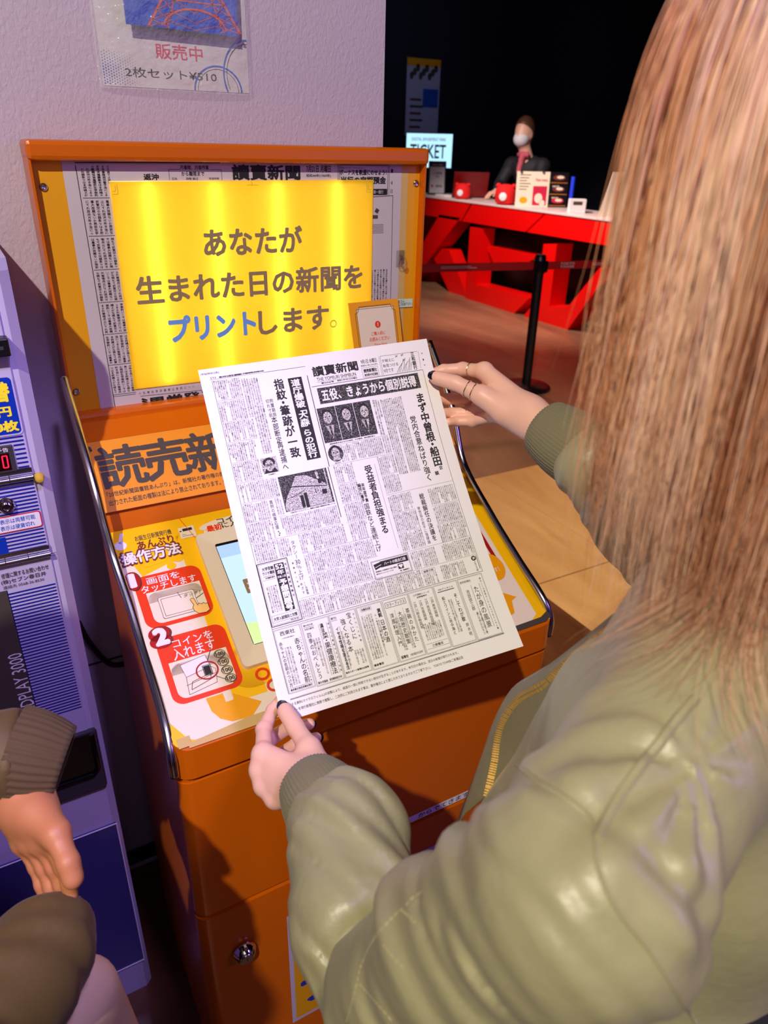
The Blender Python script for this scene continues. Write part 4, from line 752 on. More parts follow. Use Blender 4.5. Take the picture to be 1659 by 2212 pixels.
A.text('カラーブックス', 151, 324.6, 174, 329, IKp, .015, down=True); A.frame(149.4, 323.6, 175.4, 330, .5, IKp); A.vtext('洋風料理入門', 153.8, 337, 378, 5.2, IKp, .012); A.vtext('大阪歴史散策', 163.8, 337, 378, 5.2, IKp, .012); A.vtext('茶碗のみかた', 174, 336, 378, 5.2, IKp, .012); vl(158.6, 334, 384, .25); vl(169, 334, 384, .25); A.text('保育社', 149.5, 388.6, 158.6, 392.4, IKp, .04, down=True); A.text('大阪市東区内久宝寺町', 161, 389, 177, 392, IKp, .02, down=True)
for x, t in ((185.2, '江戸川柳名物図絵'), (192.6, '江戸吉原図絵'), (200, '江戸庶民風俗図絵'), (207.2, '江戸商売図絵')): A.vtext(t, x, 331.5, 331.5+4.2*len(t), 4, IKp, .008)
A.text('江戸図絵シリーズ', 186, 323, 207, 325.4, IKp, .02, down=True); A.text('好評発売中', 190, 326.4, 203, 328.6, IKp, .03, down=True); hl(183, 211, 384.6, .3); A.text('三樹書房', 190, 386, 204, 389.4, IKp, .02, down=True); hl(183, 211, 390.6, .3)
A.text('TBSブリタニカ', 218, 324.6, 238, 327, IKp, .02, down=True); hl(217, 239, 328.6, .9); A.vtext('そしてわが歌', 237.6, 335, 371, 5, IKp, .02); A.vtext('鈴木明', 240, 373, 390, 4, IKp, .01); A.vtext('船とワインと地中海と', 221.6, 335, 383, 4, IKp, .015)
A.text('読売新聞社', 248, 323.4, 262.5, 326.4, IKp, .01, down=True); A.vtext('たが身の風景', 266, 333, 387, 7, IKp, .006); vl(260.6, 331, 387, .4); vl(271.6, 331, 387, .4); A.vtext('池田弥三郎', 254.3, 335, 362, 4.6, IKp, .008); A.vtext('詩のこころ庶民のくらしをつづるエッセイ集', 275, 324, 392, 2.3, IKp, .02)
A.frame(206, 297, 223, 301.4, .3, IKp); A.text('編集手帳', 208, 297.9, 221, 300.6, IKp, .02, down=True); A.ell(276, 299, 3.2, 3.2, IKp); A.text('夢', 274.4, 297.4, 277.8, 300.8, WHp, .02, 1, down=True); A.vtext('よみうり寸評', 276, 303, 316, 2.6, IKp, .02); vl(280, 296, 314, .7)
A.text('使用する資料(マイクロフィルム)の状態により、紙面の一部に判読できない部分が生ずることがあります。休刊日の場合は、翌日の新聞が発行されます。', 7, 402.4, 217, 406.2, IKp, .012, down=True)
A.text('コピーを発行新聞社に無断で複製し、二次的にご利用されます事は、著作権法により禁じられておりますのでご了承下さい。  TOKYO TOWERご来場記念', 11, 409, 221, 412.6, IKp, .012, down=True)
A.build('headlines', ['ink', 'page_white', 'halftone', 'halftone_light'], NP, 'black headlines, photographs, rules and boxed advertisements')
# ------------------------------------------------------------ people: smooth blended volumes turned into meshes
def vnoise(P, seed=0):
    I = np.floor(P).astype(np.int64); f = P-I; f = f*f*(3-2*f); out = 0
    for dx in (0, 1):
        for dy in (0, 1):
            for dz in (0, 1):
                h = ((I[:, 0]+dx)*374761393+(I[:, 1]+dy)*668265263+(I[:, 2]+dz)*2147483647+seed*974711) & 0xffffffff
                h = ((h ^ (h >> 13))*1274126177) & 0xffffffff; h = ((h ^ (h >> 16)) & 0xffff)/65535.0
                out = out+h*(f[:, 0] if dx else 1-f[:, 0])*(f[:, 1] if dy else 1-f[:, 1])*(f[:, 2] if dz else 1-f[:, 2])
    return out
def cone(P, a, b, ra, rb, sq=None):
    a = np.array(a, float); b = np.array(b, float); d = b-a; t = np.clip(((P-a)@d)/(d@d), 0, 1)
    q = P-a-t[:, None]*d
    if sq is not None:                                   # flattened section: (direction, factor)
        n = np.array(sq[0], float); n /= np.linalg.norm(n); q = q+n*(q@n)[:, None]*(sq[1]-1)
    return np.linalg.norm(q, axis=1)-(ra+(rb-ra)*t)
def ellip(P, c, r, rot=0):
    q = P-np.array(c, float); cs, sn = math.cos(rot), math.sin(rot)
    q = np.stack([cs*q[:, 0]+sn*q[:, 1], -sn*q[:, 0]+cs*q[:, 1], q[:, 2]], 1)/np.array(r, float)
    k = np.linalg.norm(q, axis=1); return (k-1)*min(r)
def smin(a, b, k):
    h = np.clip(.5+.5*(b-a)/k, 0, 1); return b+(a-b)*h-k*h*(1-h)
def smax(a, b, k): return -smin(-a, -b, k)
def chain(P, pts, rad, k=.004):
    d = None
    for i in range(len(pts)-1):
        e = cone(P, pts[i], pts[i+1], rad[i], rad[i+1]); d = e if d is None else smin(d, e, k)
    return d
def volume(fn, lo, hi, vox):
    lo = np.array(lo, float); hi = np.array(hi, float); n = np.ceil((hi-lo)/vox).astype(int)+1
    ax = [lo[i]+vox*np.arange(n[i]) for i in range(3)]; G = np.empty(n, np.float32); st = max(1, int(400000/(n[1]*n[2])))
    YZ = np.stack(np.meshgrid(ax[1], ax[2], indexing='ij'), -1).reshape(-1, 2)
    for i in range(0, n[0], st):
        xs = ax[0][i:i+st]; Pp = np.concatenate([np.repeat(xs, len(YZ))[:, None], np.tile(YZ, (len(xs), 1))], 1)
        G[i:i+st] = fn(Pp).reshape(len(xs), n[1], n[2])
    return G, lo, vox
def surface(vol):
    G, lo, vox = vol; g = openvdb.FloatGrid(1.0); g.copyFromArray(np.clip(G/vox, -50, 50).astype(np.float32))
    P, Q = g.convertToQuads(isovalue=0.0); return np.array(P)*vox+lo, np.array(Q)[:, ::-1]
def sample(vol, P):
    G, lo, vox = vol; q = (P-lo)/vox; n = np.array(G.shape); q = np.clip(q, 0, n-1.001); I = q.astype(int); f = q-I; out = 0
    for dx in (0, 1):
        for dy in (0, 1):
            for dz in (0, 1): out = out+G[I[:, 0]+dx, I[:, 1]+dy, I[:, 2]+dz]*(f[:, 0] if dx else 1-f[:, 0])*(f[:, 1] if dy else 1-f[:, 1])*(f[:, 2] if dz else 1-f[:, 2])
    return out
def join(parts):
    V = []; F = []; b = 0
    for v, f in parts: V.append(v); F.append(f+b); b += len(v)
    return np.vstack(V), np.vstack(F)
def hand_sdf(P, H, dorsal):
    """five separate fingers, thumb off the side of the palm; joints tip .. knuckle"""
    T = H['th']; W0, W1 = H['wr']; W0 = np.array(W0); mc = {k: np.array(H[k][3]) for k in ('ix', 'mi', 'ri', 'pi')}
    d = None
    for k, r in (('ix', .0112), ('mi', .0115), ('ri', .0108), ('pi', .0098)):
        a = W0+(mc[k]-(mc['mi']+mc['ri'])/2)*.35; e = cone(P, a, mc[k], .0145, r); d = e if d is None else smin(d, e, .012)
    d = smin(d, cone(P, W0, W1, .0225, .0245), .02)
    d = smin(d, chain(P, T[2:]+[tuple(W0)], [.0118, .0150, .0150], .01), .012)
    th = chain(P, T, [.0078, .0092, .0112, .0135], .004); th = smin(th, cone(P, np.array(T[1])+(np.array(T[0])-T[1])*.2, np.array(T[0])*.85+np.array(T[1])*.15, .0088, .0085), .004)
    d = smin(d, th, .006)
    for k, s in (('ix', 1), ('mi', 1.03), ('ri', .98), ('pi', .86)):
        J = H[k]; f = chain(P, J, [.0064*s, .0072*s, .0084*s, .0096*s], .003)
        f = smin(f, np.linalg.norm(P-np.array(J[2]), axis=1)-.0088*s, .003)          # knuckle
        d = smin(d, f, .0035)
    for k in ('ix', 'mi', 'ri', 'pi'): d = smin(d, np.linalg.norm(P-(mc[k]+np.array(dorsal)*.003), axis=1)-.0098, .007)
    return d
def hand_mesh(H, dorsal, vox=.0010):
    A_ = np.array([p for v in H.values() for p in v]); return surface(volume(lambda P: hand_sdf(P, H, dorsal), A_.min(0)-.028, A_.max(0)+.028, vox))
def nail(tip, nxt, up, w, l, name, parent, m='nail_polish', lift=.0):
    tip = np.array(tip, float); ax = tip-np.array(nxt); ax /= np.linalg.norm(ax); up = np.array(up, float); up -= ax*(up@ax); up /= np.linalg.norm(up); sd = np.cross(ax, up)
    V = []; n = 8; F = []
    for j in range(n+1):
        t = j/n
        for i in range(n+1):
            s = -1+2*i/n; ww = w*(1-.30*max(0, (t-.55)/.45)**2*1.6-.12*(1-t)**3); y = l*(t-.5)
            hgt = lift-.34*(s*s)*w-.0016*(t**2)
            V.append(tip+ax*y+sd*s*ww+up*hgt)
    for j in range(n):
        for i in range(n): F.append([j*(n+1)+i, j*(n+1)+i+1, (j+1)*(n+1)+i+1, (j+1)*(n+1)+i])
    q = len(V); V += [v-up*.0007 for v in V]; F += [[q+i for i in f][::-1] for f in F]
    e = [i for i in range(n+1)]+[(j+1)*(n+1)-1 for j in range(1, n+1)]+[n*(n+1)+i for i in range(n-1, -1, -1)]+[j*(n+1) for j in range(n-1, 0, -1)]
    F += [[e[i], e[(i+1) % len(e)], q+e[(i+1) % len(e)], q+e[i]] for i in range(len(e))]
    o = mesh(name, V, F, m, parent, True); return o
HL = {'th': [(0.2169, 0.5844, 0.9900), (0.2188, 0.5556, 0.9851), (0.2191, 0.5222, 0.9849), (0.2168, 0.4923, 0.9783)], 'ix': [(0.2244, 0.6120, 0.9799), (0.2109, 0.6057, 0.9741), (0.1922, 0.5847, 0.9710), (0.1785, 0.5484, 0.9742)], 'mi': [(0.2481, 0.5890, 0.9509), (0.2274, 0.6034, 0.9424), (0.1978, 0.5914, 0.9463), (0.1724, 0.5411, 0.9613)], 'ri': [(0.2507, 0.5761, 0.9395), (0.2315, 0.5898, 0.9279), (0.1984, 0.5782, 0.9282), (0.1719, 0.5291, 0.9503)], 'pi': [(0.2336, 0.5630, 0.9264), (0.2230, 0.5709, 0.9158), (0.1992, 0.5594, 0.9169), (0.1779, 0.5141, 0.9431)], 'wr': [(0.2052, 0.4827, 0.9754), (0.2058, 0.4371, 0.9829)]}
HR = {'th': [(0.5088, 0.7589, 1.2828), (0.5257, 0.7358, 1.2791), (0.5443, 0.7052, 1.2695), (0.5621, 0.6769, 1.2550)], 'ix': [(0.5223, 0.7840, 1.2800), (0.5361, 0.7809, 1.2836), (0.5579, 0.7675, 1.2857), (0.5676, 0.7320, 1.2901)], 'mi': [(0.5248, 0.7733, 1.2485), (0.5413, 0.7733, 1.2449), (0.5624, 0.7603, 1.2471), (0.5771, 0.7224, 1.2737)], 'ri': [(0.5248, 0.7614, 1.2315), (0.5409, 0.7619, 1.2289), (0.5613, 0.7500, 1.2296), (0.5750, 0.7129, 1.2556)], 'pi': [(0.5265, 0.7485, 1.2224), (0.5412, 0.7504, 1.2208), (0.5581, 0.7361, 1.2228), (0.5696, 0.7016, 1.2411)], 'wr': [(0.5820, 0.6530, 1.2523), (0.5902, 0.5797, 1.2356)]}
ZIP = [(0.3955, 0.2925, 1.2621), (0.3959, 0.3017, 1.2425), (0.3940, 0.3228, 1.2054), (0.3866, 0.3426, 1.1721), (0.3726, 0.3595, 1.1328), (0.3631, 0.3766, 1.1078), (0.3539, 0.3830, 1.0830), (0.3474, 0.3816, 1.0623), (0.3392, 0.3735, 1.0434), (0.3248, 0.3618, 1.0190)]
EDGE = [(0.3979, 0.2975, 1.2605), (0.3980, 0.3071, 1.2411), (0.3963, 0.3292, 1.2050), (0.3945, 0.3497, 1.1698), (0.3830, 0.3796, 1.1275), (0.3758, 0.4016, 1.0932), (0.3611, 0.4020, 1.0591), (0.3429, 0.3948, 1.0264), (0.3246, 0.3880, 0.9963), (0.3033, 0.3771, 0.9640)]
# ------------------------------------------------------------ woman holding the page
WM = thing('person', 'woman with long light brown hair in olive bomber jacket holding up the newspaper', 'person', (.39, .22, 0))
fac = np.array([-.26, .965, 0]); rgt = np.array([.965, .26, 0]); YAW = math.atan2(.26, .965)
HC = np.array([.408, .232, 1.562])
def body_sdf(P):
    d = ellip(P, HC, (.074, .094, .108), YAW)
    d = smin(d, ellip(P, HC+fac*.03+(0, 0, -.055), (.056, .066, .07), YAW), .03)
    d = smin(d, cone(P, HC+fac*.092+(0, 0, -.012), HC+fac*.108+(0, 0, -.036), .006, .011), .01)             # nose
    d = smin(d, ellip(P, HC+fac*.092+(0, 0, -.066), (.022, .010, .008), YAW), .008); d = smin(d, ellip(P, HC+fac*.085+(0, 0, -.103), (.02, .016, .014), YAW), .02)
    for s in (-1, 1):
        d = smin(d, ellip(P, HC+rgt*s*.075+fac*.0+(0, 0, -.03), (.008, .018, .03), YAW), .006); d = smax(d, -ellip(P, HC+rgt*s*.031+fac*.098+(0, 0, -.008), (.014, .010, .008), YAW), .008); d = smin(d, np.linalg.norm(P-(HC+rgt*s*.031+fac*.080+(0, 0, -.010)), axis=1)-.0118, .002)
    d = smin(d, cone(P, HC+(0, 0, -.08)-fac*.015, (.375, .20, 1.27), .048, .055), .03)
    for a, b, ra, rb in (((.375, .21, 1.2), (.39, .215, .95), .095, .095), ((.385, .215, .95), (.39, .215, .86), .12, .13), ((.25, .175, 1.24), (.53, .255, 1.24), .035, .035)): d = smin(d, cone(P, a, b, ra, rb), .05)
    for s, E_, W_, S_ in ((0, EL, HL['wr'][1], SL), (1, ER, HR['wr'][1], SR)): d = smin(d, cone(P, S_, E_, .040, .035), .03); d = smin(d, cone(P, E_, W_, .037, .024), .01)
    for s in (-1, 1):
        hp = np.array([.39, .215, .86])+rgt*s*.085; kn = hp+(0, 0, -.40)+fac*.02; an = kn+(0, 0, -.38)-fac*.03; d = smin(d, chain(P, [hp, kn, an], [.085, .055, .036], .03), .03); d = smin(d, cone(P, an+(0, 0, -.04), an+fac*.14+(0, 0, -.05), .034, .028), .02)
    return d
SL, SR = (.200, .146, 1.240), (.570, .268, 1.245); EL, ER = (.166, .286, .955), (.665, .425, 1.115)
# jacket
def seg_fold(P, a, b, f, amp, seed, tw=.5):
    a, b = np.array(a, float), np.array(b, float); d = (b-a)/np.linalg.norm(b-a); u = np.cross(d, (0, 0, 1)); u /= np.linalg.norm(u); w = np.cross(d, u); q = P-a
    s, x, y = q@d, q@u, q@w; Q = np.stack([s*f+x*f*tw, x*f*.33+y*f*.1, y*f*.33], 1)
    n = .5+1.5*(vnoise(Q, seed)*.65+vnoise(Q*2.3+7, seed+1)*.35-.5); return amp*(.75-np.abs(2*n-1)*1.5)
DL = np.array(HL['wr'][1])-np.array(HL['wr'][0]); DL /= np.linalg.norm(DL); DR = np.array(HR['wr'][1])-np.array(HR['wr'][0]); DR /= np.linalg.norm(DR)
CL0, CR0 = np.array(HL['wr'][0]), np.array(HR['wr'][0]); CW = CL0+DL*.070; CWR = CR0+DR*.112
def jacket_sdf(P):
    t = cone(P, (.380, .210, 1.16), (.388, .218, .93), .112, .128, (fac, 1.14)); t = smin(t, cone(P, SL, (.36, .20, 1.285), .046, .052), .04); t = smin(t, cone(P, SR, (.40, .215, 1.265), .048, .052), .04)
    t = smin(t, cone(P, (.380, .203, 1.295), (.382, .205, 1.16), .060, .095), .05)
    t = smin(t, cone(P, (.382, .290, 1.16), (.352, .310, .98), .036, .066), .05)
    t = t-.0030*(vnoise(P*(14, 14, 8), 3)-.5)*2-.0028*(1-np.abs(2*vnoise(P*(34, 34, 13)+3, 4)-1))
    ua = chain(P, [SL, np.array(SL)*.55+np.array(EL)*.45, EL], [.058, .055, .050], .02)+seg_fold(P, SL, EL, 24, .0060, 21, -.9)
    fm = np.array(EL)*.5+CW*.5; fa = chain(P, [EL, fm, CW, CW-DL*.02], [.052, .058, .054, .040], .012)+seg_fold(P, EL, CW, 26, .0050, 31, 1.1); fa = smax(fa, (CL0+DL*.036-P)@DL, .008)
    el = smin(fa, ua, .005)+.010*np.exp(-((fa-ua)/.010)**2)*(np.maximum(fa, ua) < .03)
    j = smin(t, el, .016)
    ua2 = chain(P, [SR, ER], [.066, .060], .02)+seg_fold(P, SR, ER, 26, .005, 41); fa2 = chain(P, [ER, np.array(ER)*.4+CWR*.6, CWR], [.060, .058, .050], .02)+seg_fold(P, ER, CWR, 28, .005, 51, .7); fa2 = smax(fa2, (CR0+DR*.078-P)@DR, .008)
    j = smin(j, smin(ua2, fa2, .012), .025)
    c, n = np.array([.212, .152, 1.24]), np.array([.90, .25, .36]); n /= np.linalg.norm(n); q = P-c; s = q@n; on = np.linalg.norm(q, axis=1) < .13     # gathered armhole seam
    j = j+(.0035*np.exp(-(s/.005)**2)-.0040*np.exp(-((np.abs(s)-.013)/.010)**2)*(vnoise(P*(55, 55, 55), 8)-.35))*on
    q = P-np.array([.232, .150, 1.272]); r = np.linalg.norm(q, axis=1); an = np.arctan2(q@np.array([.3, -.8, -.5]), q@np.array([.85, .25, -.45]))
    j = j+.0042*np.exp(-(r/.055)**2)*(r/(r+.008))*np.sin(9*an+3*vnoise(P*25, 14))
    return smax(j, .90-P[:, 2], .01)                          # hem
JV = volume(jacket_sdf, (.02, .0, .88), (.80, .66, 1.46), .0036)
jo = mesh('jacket', *surface(JV), 'jacket_satin', WM, True, label='olive satin bomber jacket')
jm = jo.data; BV = BVHTree.FromPolygons([tuple(v.co+WM.location) for v in jm.vertices], [tuple(p.vertices) for p in jm.polygons])
body = surface(volume(lambda P: np.where((P[:, 2] > .93) & (P[:, 2] < 1.285), np.maximum(body_sdf(P), sample(JV, P)+.007), body_sdf(P)), (.0, -.03, 0), (.80, .68, 1.72), .0065))
WB = mesh('body', *join([body, hand_mesh(HL, (-.8, -.3, .3)), hand_mesh(HR, (-.2, .8, .5))]), 'skin', WM, True)
for H, up, hn in ((HL, (-.25, -.6, .75), 'L'), (HR, (-.35, -.75, .55), 'R')):
    T = [np.array(p) for p in H['th']]; u = np.array(up, float); ax = T[0]-T[1]; ax /= np.linalg.norm(ax); u -= ax*(u@ax); u /= np.linalg.norm(u)
    nail(T[0]+ax*.0015+u*.0083, T[1]+u*.0093, u, .0064, .0145, 'fingernail', WM)
for k in ('mi', 'ri'):
    J = [np.array(p) for p in HL[k]]; ax = J[0]-J[1]; ax /= np.linalg.norm(ax); u = np.array((.55, .2, -.8)); u -= ax*(u@ax); u /= np.linalg.norm(u); nail(J[0]+ax*.002+u*.0066, J[1]+u*.0072, u, .0048, .011, 'fingernail', WM)
def band_ring(c, ax, r, tw, name):
    ax = np.array(ax, float)/np.linalg.norm(ax); u = np.cross(ax, (0, 0, 1)); u /= np.linalg.norm(u); w = np.cross(ax, u); V, F = sweep([np.array(c)+(u*math.cos(a)+w*math.sin(a))*r for a in np.linspace(0, 2*PI, 40)], tw, 8, False); return V, F
T = [np.array(p) for p in HR['th']]; ax = T[1]-T[2]; b = MB()
for t in (.30, .55): b.add(*band_ring(T[2]*(1-t)+T[1]*t, ax, .0112-.0016*t+.0004, .0007, 'r'))
b.build('ring', ['ring_gold'], WM, True, 'thin double gold ring on the thumb')
J = [np.array(p) for p in HR['ix']]; b = MB(); b.add(*band_ring(J[2]*.62+J[3]*.38, J[2]-J[3], .0099, .0006, 'r')); b.build('ring', ['ring_gold'], WM, True, 'thin ring on the index finger')
def cuff(a, b, ra, rb, name, m):
    a, b = np.array(a), np.array(b); n = 168; K = 14; P_, T_, U_, W_ = frames([a+(b-a)*i/K for i in range(K+1)]); V = []; F = []
    for i in range(K+1):
        t = i/K; r = ra+(rb-ra)*t+.0035*math.sin(PI*t)
        for k in range(n):
            A_ = 2*PI*k/n; rr_ = r+.0007*math.cos(PI*k) if 0 else r+.00075*math.cos(56*A_); V.append(P_[i]+(U_[i]*math.cos(A_)+W_[i]*math.sin(A_))*rr_)
    V += [v-0 for v in []]; F = [[i*n+k, i*n+(k+1) % n, (i+1)*n+(k+1) % n, (i+1)*n+k] for i in range(K) for k in range(n)]
    q = len(V); V += [P_[0]+(np.array(v)-P_[0])*.86 for v in V[:n]]+[P_[0]+T_[0]*.03+(np.array(v)-P_[0])*.84 for v in V[:n]]; F += [[q+k, q+(k+1) % n, (k+1) % n, k] for k in range(n)]+[[q+n+k, q+n+(k+1) % n, q+(k+1) % n, q+k] for k in range(n)]
    return mesh(name, V, F, m, WM, True, label='ribbed knit cuff')
cuff(CL0-DL*.006, CL0+DL*.052, .0330, .0400, 'cuff', 'knit_olive'); cuff(CR0+DR*.028, CR0+DR*.096, .0345, .0415, 'cuff', 'knit_olive')
V, F = sweep([np.array((.382, .206, 1.306))+rgt*.054*math.cos(a)+fac*.052*math.sin(a)+(0, 0, -.012*math.sin(a)) for a in np.linspace(R_(115), R_(425), 40)], .017, 14); mesh('collar', V, F, 'knit_olive', WM, True)
# front edge: quilted placket with the gold zip
def strip(rows, name, m, label=None, thick=.0012):
    R0 = [spline(r, 6) for r in rows]; n = len(R0[0]); K = len(R0); V = np.vstack(R0); F = [[k*n+i, k*n+i+1, (k+1)*n+i+1, (k+1)*n+i] for k in range(K-1) for i in range(n-1)]
    o = mesh(name, V, F, m, WM, True, label=label); md = o.modifiers.new('thickness', 'SOLIDIFY'); md.thickness = thick; md.offset = 0; return o
Zp, Ep = np.array(ZIP), np.array(EDGE); mid = (Zp+Ep)/2+np.array((-.003, .002, .004)); ctr = np.stack([.383+0*Zp[:, 2], .225+0*Zp[:, 2], Zp[:, 2]-.01], 1)
strip([Ep, mid, Zp, Zp*.8+ctr*.2+(-.004, -.002, .006), Zp*.55+ctr*.45], 'front_placket', 'jacket_lining', 'open jacket front edge with stitched placket')
zs_ = spline(ZIP, 40); b = MB(); tz = np.gradient(zs_, axis=0); tz /= np.linalg.norm(tz, axis=1)[:, None]; out = np.array((-.35, -.62, .70)); out /= np.linalg.norm(out)
side_ = np.cross(tz, out); side_ /= np.linalg.norm(side_, axis=1)[:, None]
L_ = np.concatenate([[0], np.cumsum(np.linalg.norm(np.diff(zs_, axis=0), axis=1))]); b.tube(zs_[::6]+out*.002, .0017, 6, 1)
for k, s in enumerate(np.arange(.002, L_[-1], .0022)):
    i = int(np.searchsorted(L_, s)); i = min(i, len(zs_)-1)
    for sg_ in (-1, 1):
        c = zs_[i]+out*.0036+side_[i]*sg_*.0016; x, y, z = tz[i], side_[i], out
        b.box((-.0007, -.0016, -.0006), (.0007, .0016, .0006), 0, 0, lambda p, q_, r_, c=c, x=x, y=y, z=z: c+x*p+y*q_+z*r_)
b.build('zip', ['zip_gold', 'jacket_lining'], WM, False, 'gold metal zip')
# stitched seams laid on the jacket along the lines of sight they were measured on
def on_jacket(pts, name, r=.0011, dash=True, m='thread', lift=.0006):
    Q = []
    for px, py in spline([(a, b_, 0) for a, b_ in pts], 10)[:, :2]:
        d = _r2*(px-829.5)/F_PX-_u2*(py-1106)/F_PX+_fw; h = BV.ray_cast(Vector(CAM), Vector(d).normalized())
        if h[0] is not None: Q.append(np.array(h[0])+np.array(h[1])*lift)
    if len(Q) < 4: return
    Q = np.array(Q); L2 = np.concatenate([[0], np.cumsum(np.linalg.norm(np.diff(Q, axis=0), axis=1))]); b = MB()
    if dash:
        st = .0042
        for s in np.arange(0, L2[-1]-st, st):
            p = [np.array([np.interp(s+k*st*.34, L2, Q[:, c]) for c in range(3)]) for k in (0, 1, 2)]; b.tube(p, r*.62, 5)
    else:
        s = np.linspace(0, L2[-1], max(4, int(L2[-1]/.004))); b.tube(np.stack([np.interp(s, L2, Q[:, c]) for c in range(3)], 1), r, 6)
    b.build(name, [m], WM, True)
k7 = lambda *p: [(540+x/2.37, 1400+y/2.37) for x, y in p]
on_jacket(k7((770, 1335), (640, 1480), (570, 1620), (540, 1740), (490, 1924)), 'pocket_seam', .0016); on_jacket(k7((770, 1335), (815, 1375), (862, 1418)), 'pocket_seam', .002)
on_jacket(k7((680, 1520), (740, 1590), (800, 1650)), 'pocket_seam', .0016); on_jacket(k7((560, 1720), (650, 1820), (740, 1924)), 'pocket_seam', .0016); on_jacket(k7((880, 1245), (830, 1280), (790, 1325)), 'pocket_seam', .0016)
k9 = lambda *p: [(940+x/2.307, 1300+y/2.307) for x, y in p]
on_jacket(k9((400, 810), (520, 900), (640, 970), (770, 1080), (800, 1180), (810, 1300), (850, 1420), (930, 1560), (1060, 1720), (1180, 1900), (1300, 2100)), 'armhole_seam', .0016, False, 'jacket_satin', .0004)
on_jacket(k9((425, 800), (540, 880), (660, 950), (785, 1060), (825, 1180), (835, 1300), (880, 1420), (960, 1560), (1090, 1720)), 'armhole_stitch', .0010)
on_jacket(k9((810, 1180), (900, 1000), (1010, 840), (1120, 700), (1220, 570), (1300, 480)), 'shoulder_seam', .0028, False, 'jacket_satin', .0002); on_jacket(k9((850, 1170), (930, 1010), (1040, 850), (1150, 700)), 'shoulder_stitch', .001)
# trousers and shoes
def leg_sdf(P):
    d = smin(ellip(P, (.39, .215, .90), (.172, .150, .15), YAW), cone(P, (.387, .214, 1.0), (.39, .215, .86), .128, .142), .03)
    for s in (-1, 1):
        hp = np.array([.39, .215, .86])+rgt*s*.085; kn = hp+(0, 0, -.40)+fac*.02; an = kn+(0, 0, -.36)-fac*.03; d = smin(d, chain(P, [hp, kn, an], [.108, .078, .072], .03), .04)
    return d
mesh('trousers', *surface(volume(leg_sdf, (.12, -.03, .05), (.66, .47, 1.14), .009)), 'trouser_black', WM, True)
for s in (-1, 1):
    an = np.array([.39, .215, .06])+rgt*s*.085-fac*.01; mesh('shoe', *surface(volume(lambda P: smax(smin(cone(P, an, an+fac*.15+(0, 0, -.02), .045, .042), cone(P, an, an+(0, 0, .05), .045, .048), .02), .002-P[:, 2], .004), (an-.12)*(1, 1, 0)+(0, 0, -.02), an+(.14, .26, .12), .006)), 'black', WM, True)
